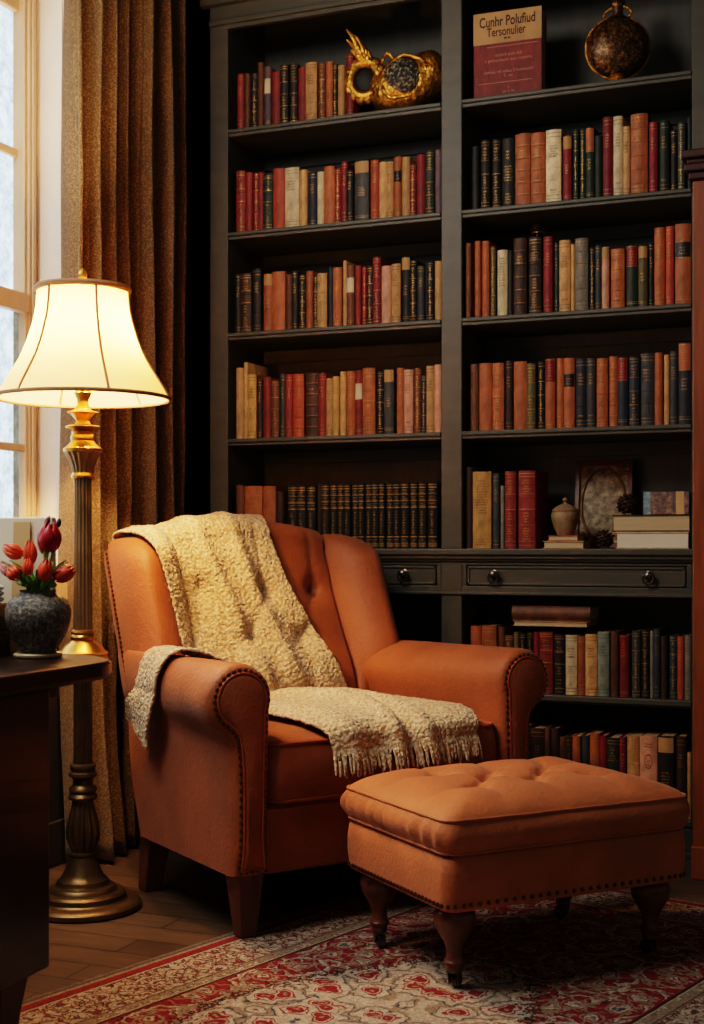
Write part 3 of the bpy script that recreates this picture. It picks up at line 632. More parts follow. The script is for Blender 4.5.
# base rail and deck
mb = MB().loft([[(x, y + 0.28, z) for x, y in rrect(0.385 - d, 0.305 - d, 0.02, 4, 6)] for d, z in ((0.01, 0.160), (0.0, 0.168), (0.0, 0.325), (0.012, 0.335))])
solids.append(mb.build('seat_base', M['leather'], chair))
# generic cushion: rounded outline, bulging sides, domed top with optional dimples
def cushion(outline, zb, zt, bulge, dome, dz=None, nring=26, side=8, botscale=0.96, pw=2.4, wr=None):
    mb = MB(); n = len(outline); rings = []
    rings.append([(x*botscale*0.5, y*botscale*0.5, zb) for x, y in outline])
    rings.append([(x*botscale, y*botscale, zb) for x, y in outline])
    for k in range(side + 1):
        t = k / side; ring = []
        for i, (x, y) in enumerate(outline):
            r = math.hypot(x, y); e = bulge*math.sin(PI*t)
            if wr: e += wr(x, y, t)
            ring.append((x*(1 + e/r), y*(1 + e/r), zb + 0.01 + (zt - zb - 0.01)*t + (0.0)))
        rings.append(ring)
    for k in range(1, nring):
        f = 1 - k/nring
        rings.append([(x*f, y*f, zt + dome*(1 - f**pw)**0.75 - (dz(x*f, y*f) if dz else 0)) for x, y in outline])
    mb.loft(rings, caps=False)
    c_ = len(mb.v); mb.v.append((0, 0, zt + dome - (dz(0, 0) if dz else 0)))
    o = c_ - n
    for i in range(n): mb.f.append((o+i, o+(i+1) % n, c_)); mb.mi.append(0)
    return mb
def move(mb, dx, dy, dz_=0):
    mb.v = [(x+dx, y+dy, z+dz_) for x, y, z in mb.v]; return mb
ol = rrect(0.362, 0.30, 0.045, 8, 22)
def seatwr(x, y, t): return 0.002*noise.noise((x*14, y*14, t*3))
sc_ = move(cushion(ol, 0.335, 0.492, 0.016, 0.035, lambda x, y: 0.003*noise.noise((x*9, y*9, 1.0)), wr=seatwr), 0, 0.262)
seat = sc_.build('seat_cushion', M['leather'], chair, angle=60); solids.append(seat)
pp = MB().tube([(x*1.004, y*1.004 + 0.262, 0.493) for x, y in ol], 0.0048, 6, closed=True).tube([(x*1.0, y*1.0 + 0.262, 0.345) for x, y in ol], 0.0048, 6, closed=True)
pp.build('piping', M['piping'], seat)
# inner back pad
def back_pad():
    mb = MB(); W = 0.30; nx = 60; secs = []
    dim = [(0.2, 0.855), (-0.2, 0.855), (0.0, 0.855), (0.1, 0.70), (-0.1, 0.70)]
    for i in range(nx + 1):
        x = -W + 2*W*i/nx; e = 1 - abs(x/W)**6
        ztop = 1.078 - 0.035*abs(x/W)**2.2; th = 0.13
        P = []
        for k in range(41):
            z = 0.40 + (ztop - 0.065 - 0.40)*k/40
            b_ = 0.045*(1 - abs(x/W)**2.5)*(0.5 + 0.5*math.sin(PI*(z-0.42)/0.72)) + 0.02*math.exp(-((z-0.60)/0.10)**2)
            y = yi(z) - b_
            for dx_, dz__ in dim:
                r2 = ((x-dx_)**2 + (z-dz__)**2)
                y += 0.030*math.exp(-r2/0.0011) + 0.012*math.exp(-r2/0.006)
            # pulls between the buttons
            for (a0, c0), (a1, c1) in (((0.2,0.855),(0.1,0.70)), ((0.0,0.855),(0.1,0.70)), ((0.0,0.855),(-0.1,0.70)), ((-0.2,0.855),(-0.1,0.70)), ((0.2,0.855),(0.215,1.03)), ((0.0,0.855),(0.0,1.03)), ((-0.2,0.855),(-0.215,1.03)), ((0.1,0.70),(0.10,0.50)), ((-0.1,0.70),(-0.10,0.50))):
                vx, vz = a1-a0, c1-c0; L2 = vx*vx+vz*vz
                t = max(0, min(1, ((x-a0)*vx + (z-c0)*vz)/L2)); d2 = (x-a0-t*vx)**2 + (z-c0-t*vz)**2
                y += 0.007*math.exp(-d2/0.00016)
            P.append((y, z))
        yt, zt = P[-1]; cy = yt + 0.07; 
        for k in range(1, 13):
            a = PI - PI*k/12
            P.append((cy + 0.07*math.cos(a), zt + 0.065*math.sin(a)))
        P.append((yo(0.8) - 0.01, 0.8)); P.append((yo(0.40), 0.40))
        cyy = sum(p[0] for p in P)/len(P)
        edge = sstep(1.0, 0.90, abs(x/W))
        secs.append([(x, (y if False else y + (1-edge)*0.045*(1 if y < yo(z)-0.06 else -0.2)), z - (1-edge)*0.012) for y, z in P])
    mb.loft(secs, flip=True)
    return mb
bk = back_pad().build('back_cushion', M['leather'], chair, angle=180); solids.append(bk)
# wings
for sgn in (-1, 1):
    mb = MB(); secs = []
    for z in [0.50, 0.54, 0.58, 0.62, 0.67, 0.72, 0.77, 0.82, 0.87, 0.91, 0.945, 0.972, 0.992, 1.006, 1.014, 1.017]:
        g = sstep(0.50, 0.66, z)
        i_, o_ = yi(z), yo(z)
        P = [(0.272, i_ + 0.03), (0.286, i_ - 0.02), (0.325, i_ - 0.065*g - 0.01), (0.370, i_ - 0.105*g), (0.408, i_ - 0.11*g), (0.440, i_ - 0.075*g), (0.453, i_ - 0.02), (0.457, o_ - 0.05), (0.448, o_ - 0.012), (0.40, o_), (0.30, o_ - 0.01)]
        Q = catmull(P, 4)
        k = 1.0
        if z > 0.94:
            q = (z - 0.94)/0.078; k = math.sqrt(max(0.0, 1 - q*q))*0.75 + 0.25
        cx, cy = 0.370, (i_ + o_)/2 - 0.02
        secs.append([(sgn*(cx + (x-cx)*(0.35 + 0.65*k)), cy + (y-cy)*k, z + 0.02*sstep(0.48, 0.30, x)*sstep(0.8, 1.0, z)) for x, y in Q])
    mb.loft(secs, flip=(sgn < 0))
    w = mb.build('wing', M['leather'], chair, angle=180); solids.append(w)
    nb = MB(); pth = []
    z = 0.60
    while z < 0.99:
        pth.append((sgn*0.459, yo(z) - 0.062, z)); z += 0.0138
    for k in range(6):
        pth.append((sgn*(0.455 - 0.012*k*0.4), yo(0.99) - 0.062 + 0.012*k, 0.992 + 0.004*k))
    for p in pth: nb.ball(p, 0.0058, 6, 4, sx=0.7)
    nb.build('nailhead_trim', M['nail'], w)
# outer back shell
mb = MB(); secs = []
for z in (0.168, 0.40, 0.60, 0.80, 0.93, 0.975):
    k = 1.0 if z < 0.95 else 0.96
    secs.append([(x*k, y, z) for x, y in ((-0.445, yo(z) - 0.05), (0.445, yo(z) - 0.05), (0.445, yo(z) - 0.008), (0.40, yo(z) + 0.004), (-0.40, yo(z) + 0.004), (-0.445, yo(z) - 0.008))])
mb.loft(secs)
solids.append(mb.build('back_frame', M['leather'], chair, angle=40))
# legs
def leg(x, y, w0, w1, dx, dy, z0=0.0):
    mb = MB()
    mb.loft([[(x + dx*(1-t) + sx*(w1 + (w0-w1)*t), y + dy*(1-t) + sy*(w1 + (w0-w1)*t), z0 + (0.172 - z0)*t) for sx, sy in ((-1,-1),(1,-1),(1,1),(-1,1))] for t in (0, 0.5, 1)])
    return mb.build('leg', M['darkwood'], chair, smooth=False, bevel=0.004)
leg(-0.422, 0.0, 0.038, 0.022, 0.0, -0.004, 0.010); leg(0.422, 0.0, 0.038, 0.022, 0.0, -0.004, 0.010)
leg(-0.425, 0.54, 0.036, 0.026, 0.0, 0.045); leg(0.425, 0.54, 0.036, 0.026, 0.0, 0.045, 0.010)

# ------------------------------------------------------------------ throw: laid over the chair by casting rays onto its cushions
def bvh_of(objs):
    vs, fs = [], []
    for o in objs:
        k = len(vs); vs += [v.co.copy() for v in o.data.vertices]
        fs += [tuple(i + k for i in p.vertices) for p in o.data.polygons]
    return BVHTree.FromPolygons(vs, fs)
tree = bvh_of(solids)
def lay(p, n, lift=0.010, far=0.30):
    p = Vector(p); n = Vector(n).normalized()
    h, nn, _, d = tree.ray_cast(p + n*far, -n, far + 0.06)
    return h + n*lift if h is not None else p
def smooth_grid(G, it, keep=0.5):
    nr, nc = len(G), len(G[0])
    for _ in range(it):
        H = [[q.copy() for q in r] for r in G]
        for i in range(nr):
            for j in range(nc):
                s = Vector(); k = 0
                for a, b_ in ((1,0),(-1,0),(0,1),(0,-1)):
                    if 0 <= i+a < nr and 0 <= j+b_ < nc: s += H[i+a][j+b_]; k += 1
                if 0 < i < nr-1 and 0 < j < nc-1: G[i][j] = H[i][j].lerp(s/k, keep)
    return G
def fluff(G, amp, seed):
    nr, nc = len(G), len(G[0]); out = []
    for i in range(nr):
        row = []
        for j in range(nc):
            du = G[min(i+1, nr-1)][j] - G[max(i-1, 0)][j]; dv = G[i][min(j+1, nc-1)] - G[i][max(j-1, 0)]
            n = du.cross(dv)
            n = n.normalized() if n.length > 1e-12 else Vector((0,0,1))
            p = G[i][j]
            d1 = noise.voronoi((p*95) + Vector((seed, 0, 0)))[0][0]
            d2 = noise.noise(p*30 + Vector((0, seed, 0)))
            edge = min(j, nc-1-j, 6)/6
            row.append(p - n*amp*((0.5 - d1)*1.3 + d2*0.25) if SGN > 0 else p + n*amp*((0.5 - d1)*1.3 + d2*0.25))
        out.append(row)
    return out
b0 = 0.435
rows = [  # left (b, y, z), right (b, y, z), casting direction
    ((0.06, 1.00, 0.72), (0.44, 1.00, 0.74), (0, 1, 0.1)),
    ((0.05, 0.96, 0.90), (0.45, 0.97, 0.92), (0, 1, 0.2)),
    ((0.03, 0.90, 1.00), (0.465, 0.90, 1.06), (0, 0.5, 0.8)),
    ((0.03, 0.84, 1.01), (0.480, 0.85, 1.09), (0, 0.0, 1)),
    ((0.036, 0.76, 0.99), (0.49, 0.77, 1.04), (0, -0.8, 0.6)),
    ((0.06, 0.70, 0.90), (0.51, 0.74, 0.92), (0, -1, 0.3)),
    ((0.085, 0.64, 0.80), (0.54, 0.69, 0.80), (0, -1, 0.3)),
    ((0.105, 0.58, 0.68), (0.59, 0.64, 0.68), (0, -1, 0.35)),
    ((0.115, 0.52, 0.58), (0.63, 0.58, 0.58), (0, -0.8, 0.7)),
    ((0.13, 0.44, 0.53), (0.68, 0.50, 0.53), (0, -0.2, 1)),
    ((0.16, 0.32, 0.53), (0.71, 0.36, 0.53), (0, 0, 1)),
    ((0.20, 0.17, 0.53), (0.725, 0.17, 0.53), (0, 0, 1)),
    ((0.212, 0.03, 0.53), (0.725, 0.04, 0.53), (0, -0.15, 1)),
    ((0.220, -0.035, 0.50), (0.72, -0.03, 0.50), (0, -0.8, 0.6)),
    ((0.230, -0.050, 0.46), (0.71, -0.045, 0.47), (0, -1, 0.15)),
]
nc = 180; nr = 330
PL = catmull([tuple(a) for a, b_, c_ in rows], 32, closed=False)
PR = catmull([tuple(b_) for a, b_, c_ in rows], 32, closed=False)
PD = catmull([tuple(c_) for a, b_, c_ in rows], 32, closed=False)
G = []
for k in range(len(PL)):
    row = []
    for j in range(nc + 1):
        t = j/nc
        e = 0.007*math.sin(k*0.045 + 1.0)*(1 - 2*t)
        p = Vector(PL[k]).lerp(Vector(PR[k]), t); p.x += -b0 + e
        n = Vector(PD[k])
        row.append(lay(p, n, 0.010))
    G.append(row)
G = smooth_grid(G, 70, 0.7)
def on_top(G, dirs, lift):
    for i, r in enumerate(G):
        n = Vector(dirs[i]).normalized()
        for j, p in enumerate(r):
            h, nn, _, d = tree.ray_cast(p + n*0.3, -n, 0.3 + lift)
            if h is not None and (p - h).dot(n) < lift: r[j] = h + n*lift
    return G
G = on_top(G, PD, 0.014)
# soft lengthwise folds
for i, r in enumerate(G):
    n = Vector(PD[i]).normalized(); tt = i/len(G)
    for j in range(len(r)):
        t = j/nc
        f = 0.030*math.exp(-((t - 0.40 - 0.06*math.sin(3.0*tt))/0.055)**2) + 0.026*math.exp(-((t - 0.66 - 0.05*math.sin(3.4*tt + 1))/0.06)**2) \
            + 0.016*math.exp(-((t - 0.12)/0.07)**2) + 0.010*(0.5 + 0.5*math.sin(2*PI*(1.6*t + 1.1*tt)))
        f *= 0.25 + 0.75*sstep(0.20, 0.42, tt)
        f += 0.014*sstep(0.62, 0.80, tt)*(0.5 + 0.5*math.sin(9*t + 13*tt))*sstep(1.0, 0.9, tt)
        r[j] = r[j] + n*f
G = smooth_grid(G, 4, 0.5)
SGN = 1
def sheet_normal_sign(G, d):
    i, j = len(G)//2, len(G[0])//2
    du = G[i+1][j] - G[i-1][j]; dv = G[i][j+1] - G[i][j-1]
    return -1 if du.cross(dv).dot(Vector(d)) > 0 else 1
SGN = sheet_normal_sign(G, PD[len(G)//2])
mb = MB(); mb.loft([[tuple(p) for p in r] for r in fluff(G, 0.0046, 1.3)], closed=False, flip=(SGN > 0))
throw = mb.build('throw_blanket', M['throw'], angle=180, recalc=False)
throw.parent = None
tag(throw, 'cream woolly throw with fringe draped down the armchair back and over its seat', 'throw blanket')
sm = throw.modifiers.new('thick', 'SOLIDIFY'); sm.thickness = 0.007; sm.offset = -1
throw.location = chair.location; throw.rotation_euler = chair.rotation_euler
# fringe along the front hem
fb = MB(); last = G[-1]
def strand(mb, p, out, length, r=0.0042):
    pts = []; q = Vector(p); d = Vector(out).normalized()*0.6 + Vector((random.uniform(-0.25, 0.25), random.uniform(-0.2, 0.2), -0.9))
    for k in range(6):
        pts.append(q.copy()); d = (d + Vector((random.uniform(-.15,.15), random.uniform(-.15,.1), -0.45))).normalized(); q = q + d*length/5
        h, nn, _, dist = tree.find_nearest(q)
        if h is not None and (q - h).dot(nn) < 0.006: q = h + nn*0.006
    mb.tube(pts, r, 5, taper=[1, 0.95, 0.9, 0.9, 0.85, 0.5])
for j in range(1, nc, 2):
    strand(fb, last[j] + Vector((0, -0.004, 0.004)), (0, -1, 0), random.uniform(0.056, 0.074), 0.0048)
fb.build('fringe', M['throw'], throw)
# the other end of the throw, lying over the arm near the wing
G2 = []; n1, n2 = 120, 120
for i in range(n1 + 1):
    u = i/n1                       # 0 inside the arm .. 1 hanging outside
    row = []
    yf = 0.22 + 0.155*u + 0.02*math.sin(5*u); yb = 0.455 + 0.085*u
    for j in range(n2 + 1):
        t = j/n2; y = yf + (yb - yf)*t
        if u < 0.62:
            a = math.radians(30 + 165*u/0.62)     # round the roll, from inner side to outer
            d = Vector((math.cos(a), 0, math.sin(a)))
            p = Vector((-0.455, y, 0.605)) + d*0.09
            q = lay(p, d, 0.012, 0.2)
        else:
            w_ = (u - 0.62)/0.38
            q = Vector((-(0.488 + 0.072*max(0, 1 - 0.95*((y + 0.022)/0.72)**0.8)) - 0.006*math.sin(3*w_), y + 0.02*w_, 0.585 - (0.045 + 0.075*(1 - t)**1.2)*w_))
        q = q + Vector((-0.3, 0, 0.6))*(0.010*(0.5 + 0.5*math.sin(11*t + 2*u)))
        row.append(q)
    G2.append(row)
G2 = smooth_grid(G2, 8, 0.6)
SGN = sheet_normal_sign(G2, (-0.5, 0, 0.8))
mb = MB(); mb.loft([[tuple(p) for p in r] for r in fluff(G2, 0.0042, 5.1)], closed=False, flip=(SGN > 0))
te = mb.build('throw_end', M['throw'], throw, angle=180, recalc=False)
sm = te.modifiers.new('thick', 'SOLIDIFY'); sm.thickness = 0.007; sm.offset = -1
te['label'] = 'whiter end of the throw over the chair arm'
fb = MB()
for j in range(1, n2, 3):
    strand(fb, G2[-1][j] + Vector((-0.003, 0, 0.003)), (-0.2, 0, -1), random.uniform(0.025, 0.04), 0.004)
fb.build('fringe', M['throw'], te)

# ------------------------------------------------------------------ tufted ottoman
ott = thing('tufted_ottoman', 'burnt orange button-tufted ottoman on turned castor legs upon the rug', 'ottoman', (-0.870, 3.208, 0), math.atan2(0.756, 0.654))
HX, HY = 0.340, 0.248
ol = rrect(HX, HY, 0.035, 8, 30)
BT = [(-0.16, -0.085), (0.0, -0.085), (0.16, -0.085), (-0.08, 0.0), (0.08, 0.0), (-0.16, 0.085), (0.0, 0.085), (0.16, 0.085)]
CRS = []
for i, a in enumerate(BT):
    for b_ in BT[i+1:]:
        if 0.02 < abs(a[0]-b_[0]) < 0.1 and 0.02 < abs(a[1]-b_[1]) < 0.1: CRS.append((a, b_))
for (x, y) in BT:
    if abs(y) > 0.05: CRS.append(((x, y), (x*1.03, math.copysign(0.225, y))))
    if abs(x) > 0.1: CRS.append(((x, y), (math.copysign(0.325, x), y*1.15)))
def tuft(x, y):
    h = 0
    for bx, by in BT:
        r2 = (x-bx)**2 + (y-by)**2
        h += 0.020*math.exp(-r2/0.00045) + 0.022*math.exp(-r2/0.0026)
        r = math.sqrt(r2)
        if r < 0.05: h += 0.0022*math.exp(-r2/0.0008)*math.sin(9*math.atan2(y-by, x-bx) + bx*50)
    for (a0, c0), (a1, c1) in CRS:
        vx, vy = a1-a0, c1-c0; L2 = vx*vx+vy*vy
        t = max(0, min(1, ((x-a0)*vx + (y-c0)*vy)/L2)); d2 = (x-a0-t*vx)**2 + (y-c0-t*vy)**2
        edge = abs(a1) > 0.3 or abs(c1) > 0.2
        h += (0.009*(1-0.75*t) if edge else 0.012)*math.exp(-d2/0.00018)
    return h*sstep(0, 0.04, min(HX-abs(x), HY-abs(y))) + 0.002*noise.noise((x*12, y*12, 4))
def pleat(x, y, t):
    e = 0.0015*noise.noise((x*11, y*11, t*2))
    if x < -0.30: e += 0.0075*math.sin(y*150 + 2*math.sin(y*23))*sstep(1.05, 0.55, t)*sstep(-0.1, 0.4, t)*(0.6 + 0.4*math.sin(y*31))
    return e
oc = cushion(ol, 0.318, 0.398, 0.015, 0.062, tuft, nring=60, side=12, botscale=0.965, pw=3.0, wr=pleat).build('top_cushion', M['leather_o'], ott, angle=180)
pip = MB().tube([(x*1.004, y*1.004, 0.3985 + 0.0015*noise.noise((x*12, y*12, 0))) for x, y in ol], 0.0042, 6, closed=True).tube([(x*0.995, y*0.995, 0.326) for x, y in ol], 0.004, 6, closed=True)
pip.build('piping', M['leather_o'], oc)
for bx, by in BT:
    MB().ball((bx, by, 0.4595 - tuft(bx, by) + 0.062*0 - 0.0), 0.009, 12, 6, sz=0.45).build('tuft_button', M['leather_o'], oc)
ol2 = rrect(HX - 0.003, HY - 0.003, 0.03, 8, 20)
ob = MB().loft([[(x*s, y*s, z) for x, y in ol2] for s, z in ((0.97, 0.196), (0.995, 0.200), (1.0, 0.208), (1.012, 0.25), (1.012, 0.28), (1.0, 0.312), (0.98, 0.320))]).build('upholstered_base', M['leather_o'], ott, angle=60)
nb = MB(); last = None
for x, y in catmull(ol2, 4):
    if last is None or math.dist((x, y), last) > 0.0155:
        nb.ball((x*1.006, y*1.006, 0.211), 0.0055, 6, 4); last = (x, y)
nb.build('nailhead_trim', M['nail'], ob)
LP = [(0.020, 0.052), (0.0195, 0.060), (0.0235, 0.066), (0.0245, 0.072), (0.020, 0.078), (0.0185, 0.086), (0.0195, 0.100), (0.024, 0.114), (0.035, 0.132), (0.0455, 0.150), (0.0485, 0.168), (0.0465, 0.180), (0.040, 0.189), (0.034, 0.193), (0.034, 0.200)]
for i, (sx, sy) in enumerate(((-1, -1), (1, -1), (1, 1), (-1, 1))):
    x, y = sx*0.277, sy*0.177
    lg = MB().lathe(LP, 32, T(x, y, 0)).build('leg', M['darkwood'], ott)
    ca = MB(); ang = 0.6 + 1.3*i
    Mx = T(x, y, 0) @ R(ang, 'Z')
    ca.lathe([(0.016, 0.046), (0.018, 0.048), (0.018, 0.054), (0.010, 0.056)], 16, T(x, y, 0))
    for s in (-1, 1):
        ca.loft([[Mx @ Vector((a, s*0.0115 + q, z)) for a, q in ((-w, -0.0015), (w, -0.0015), (w, 0.0015), (-w, 0.0015))] for w, z in ((0.006, 0.020), (0.008, 0.030), (0.012, 0.049))])
    ca.lathe([(0.003, -0.0085), (0.013, -0.009), (0.0165, -0.006), (0.0165, 0.006), (0.013, 0.009), (0.003, 0.0085)], 20, Mx @ T(0.010, 0, 0.0265) @ R(PI/2, 'X'))
    ca.tube([Mx @ Vector((0.004, -0.014, 0.0265)), Mx @ Vector((0.004, 0.014, 0.0265))], 0.003, 6)
    ca.build('castor', M['iron'], lg)

# ------------------------------------------------------------------ books
COL = {'R': ('red', (134,48,40)), 'K': ('black', (32,29,27)), 'B': ('brown', (104,64,40)), 'T': ('tan', (192,146,96)), 'C': ('cream', (218,192,152)),
       'O': ('orange-brown', (164,94,56)), 'N': ('navy', (40,46,58)), 'S': ('slate', (62,65,66)), 'D': ('crimson', (124,36,40)), 'G': ('dark green', (42,54,44)),
       'M': ('mauve', (98,80,88)), 'P': ('pinkish tan', (198,142,116)), 'W': ('dark brown', (62,40,29)), 'Y': ('ochre', (196,148,84)), 'L': ('olive', (98,90,56)),
       'A': ('grey', (124,116,104)), 'E': ('pale grey-green', (138,146,132)), 'I': ('teal', (48,68,70)), 'V': ('brick red', (168,76,48))}
BM = {k: surf(v[0].replace(' ', '_').replace('-', '_') + '_book_cloth', v[1], 0.58, var=0.42, scale=34, bump=0.2, bscale=140, stretch=(1,1,0.5), randomize=0.4) for k, v in COL.items()}
GILT = surf('worn_gilt', (196,152,84), 0.4, 0.35, var=0.45, scale=60, bump=0)
INK = surf('dark_spine_ink', (44,28,20), 0.7, var=0.2, bump=0)
LABEL = {'l': ('black', surf('black_spine_label', (26,23,22), 0.5, bump=0)), 'r': ('red', surf('red_spine_label', (134,34,34), 0.5, bump=0)),
         'c': ('cream', surf('cream_spine_label', (220,196,160), 0.6, bump=0)), 't': ('tan', surf('tan_spine_label', (184,140,92), 0.6, bump=0)), 'p': ('rust', surf('rust_spine_label', (176,100,66), 0.6, bump=0))}
STYLE = {'n': 'plain', 's': 'gilt-titled', 'g': 'heavily gilded', 'l': 'black-labelled', 'r': 'red-topped', 'c': 'cream-labelled', 't': 'pale-topped', 'p': 'rust-topped',
         'o': 'orange-gilt', 'b': 'ribbed', 'x': 'gilt-banded', 'k': 'dark-lettered', 'e': 'emblem-stamped'}
LIGHT = set('TCPYE')
def spine_y(fx, w):           # curve of a spine; fx -1..1 across its width
    return -min(0.007, w*0.22)*(1 - fx*fx)
def on_spine(mb, w, f0, f1, z0, z1, lift=0.0006, seg=4):
    vs = []; fs = []
    for i in range(seg + 1):
        f = f0 + (f1-f0)*i/seg
        y = spine_y(f, w) - lift
        vs += [(f*w/2*0.985, y, z0), (f*w/2*0.985, y, z1)]
    for i in range(seg): fs.append((2*i, 2*i+2, 2*i+3, 2*i+1))
    mb.add(vs, fs)
def glyphs(mb, w, z0, z1, f=0.62, rows=None, rng=random, vertical=False):
    """tiny worn marks, as the rubbed gilt letters read at this distance"""
    if vertical:
        z = z0
        while z < z1:
            h = rng.uniform(0.003, 0.006); a = rng.uniform(-0.30, -0.12); b_ = rng.uniform(0.12, 0.34)
            if rng.random() < 0.82: on_spine(mb, w, a, b_, z, z + h*rng.choice((0.4, 0.7)), seg=2)
            if rng.random() < 0.6: on_spine(mb, w, a, a + 0.13, z, z + h, seg=1)
            z += h + 0.0022
        return
    rows = rows or max(1, int((z1-z0)/0.0085))
    for r in range(rows):
        z = z1 - (r+1)*(z1-z0)/rows; h = (z1-z0)/rows*0.55
        ff = f*rng.uniform(0.6, 1.0); x = -ff
        while x < ff:
            ww = rng.uniform(0.05, 0.14)*min(1.6, 0.03/w)
            if x + ww > ff: break
            k = rng.random()
            if k < 0.45: on_spine(mb, w, x, x + ww*0.4, z, z + h, seg=1)
            elif k < 0.8: on_spine(mb, w, x, x + ww, z + h*0.55, z + h, seg=1); on_spine(mb, w, x, x + ww*0.35, z, z + h, seg=1)
            else: on_spine(mb, w, x, x + ww, z, z + h*0.35, seg=1)
            x += ww + 0.05*min(1.6, 0.03/w)
def make_book(x, w, h, code, y0, zb, depth, label, group):
    col, st = code[0], code[2]
    rng = random.Random(int(x*10000) + int(h*7000))
    mb = MB(); t = 0.0028
    P = [(w/2*f, spine_y(f, w)) for f in (-1, -0.92, -0.7, -0.35, 0, 0.35, 0.7, 0.92, 1)]
    outer = [(-w/2, depth)] + P + [(w/2, depth)]
    inner = [(w/2 - t, depth), (w/2 - t, 0.004), (-w/2 + t, 0.004), (-w/2 + t, depth)]
    sec = outer + inner
    mb.loft([[(a, b_, z) for a, b_ in sec] for z in (0, 0.0015, h - 0.0015, h)])
    if st == 'b' or (st in 'sgx' and w > 0.034):
        for k in range(5):
            z = h*(0.14 + 0.17*k)
            vs = []; 
            for dz, l in ((-0.002, 0.0), (-0.001, 0.0014), (0.001, 0.0014), (0.002, 0.0)):
                vs.append([(f*w/2, spine_y(f, w) - l, z + dz) for f in (-0.97, -0.7, -0.35, 0, 0.35, 0.7, 0.97)])
            mb.loft(vs, closed=False)
    o = mb.build('book', BM[col], angle=50)
    o.location = (x, y0, zb); o.rotation_euler = (0, 0, rng.uniform(-0.02, 0.02))
    tag(o, label, 'book', group)
    MB().box(-w/2 + t, w/2 - t, 0.005, depth - 0.004, 0.003, h - 0.004).build('page_block', M['page_v'], o, smooth=False)
    g = MB(); lightcol = col in LIGHT; gm = INK if (st == 'k' or (lightcol and st in 'se')) else GILT
    if st in LABEL:
        lb = MB(); z0, z1 = {'l': (0.58, 0.78), 'r': (0.66, 0.985), 'c': (0.55, 0.8), 't': (0.80, 0.985), 'p': (0.66, 0.985)}[st]
        if col == 'G' and st == 'r': z0 = 0.66
        on_spine(lb, w, -0.95, 0.95, h*z0, h*z1, 0.0007, 6)
        lb.build('spine_label', LABEL[st][1], o)
        for z in (z0, z1 - 0.008): on_spine(g, w, -0.95, 0.95, h*z, h*z + 0.0012, 0.0012)
        if st in 'lrp': glyphs(g, w, h*(z0+0.04), h*(z1-0.05), rng=rng)
        on_spine(g, w, -0.95, 0.95, h*0.06, h*0.06 + 0.0015); on_spine(g, w, -0.95, 0.95, h*0.09, h*0.09 + 0.001)
        if st in 'tp': glyphs(g, w, h*0.42, h*0.58, rng=rng)
    elif st in 's':
        for z in (0.05, 0.10, 0.90, 0.95): on_spine(g, w, -0.95, 0.95, h*z, h*z + 0.0012)
        glyphs(g, w, h*0.62, h*0.80, rng=rng)
        if rng.random() < 0.5: glyphs(g, w, h*0.16, h*0.20, rows=1, rng=rng)
    elif st == 'g':
        for z in (0.04, 0.09, 0.30, 0.50, 0.70, 0.92, 0.96): on_spine(g, w, -0.95, 0.95, h*z, h*z + rng.choice((0.0012, 0.002)))
        if w < 0.03: glyphs(g, w, h*0.12, h*0.88, rng=rng, vertical=True)
        else:
            glyphs(g, w, h*0.72, h*0.90, rng=rng); glyphs(g, w, h*0.33, h*0.48, rng=rng, f=0.4); glyphs(g, w, h*0.11, h*0.28, rng=rng, f=0.5)
    elif st == 'o':
        glyphs(g, w, h*0.38, h*0.62, rng=rng, f=0.8); glyphs(g, w, h*0.70, h*0.84, rng=rng, f=0.4); glyphs(g, w, h*0.06, h*0.22, rng=rng, f=0.6)
    elif st == 'b':
        for k in range(5): on_spine(g, w, -0.95, 0.95, h*(0.14+0.17*k) + 0.004, h*(0.14+0.17*k) + 0.005)
        glyphs(g, w, h*0.67, h*0.78, rng=rng)
    elif st == 'x':
        for z in (0.03, 0.06, 0.17, 0.62, 0.72, 0.82, 0.92, 0.96): on_spine(g, w, -0.95, 0.95, h*z, h*z + 0.003)
        glyphs(g, w, h*0.64, h*0.71, rows=2, f=0.9, rng=rng); glyphs(g, w, h*0.74, h*0.81, rows=2, f=0.9, rng=rng); glyphs(g, w, h*0.84, h*0.91, rows=2, f=0.9, rng=rng); glyphs(g, w, h*0.08, h*0.16, rows=2, f=0.9, rng=rng)
        glyphs(g, w, h*0.22, h*0.58, rng=rng, f=0.35)
    elif st == 'k':
        glyphs(g, w, h*0.45, h*0.90, rng=rng, f=0.7)
        if w > 0.05: glyphs(g, w, h*0.04, h*0.14, rng=rng, f=0.6)
    elif st == 'e':
        for k in range(24):
            a = 2*PI*k/24; on_spine(g, w, 0.42*math.cos(a) - 0.05, 0.42*math.cos(a) + 0.05, h*(0.68 + 0.085*math.sin(a)), h*(0.68 + 0.085*math.sin(a)) + 0.003, seg=1)
        glyphs(g, w, h*0.63, h*0.72, rng=rng, f=0.25); glyphs(g, w, h*0.86, h*0.93, rng=rng)
    if g.v: g.build('spine_lettering', gm, o, smooth=False)
    return o
ORD = ['first','second','third','fourth','fifth','sixth','seventh','eighth','ninth','tenth','eleventh','twelfth','thirteenth','fourteenth','fifteenth']
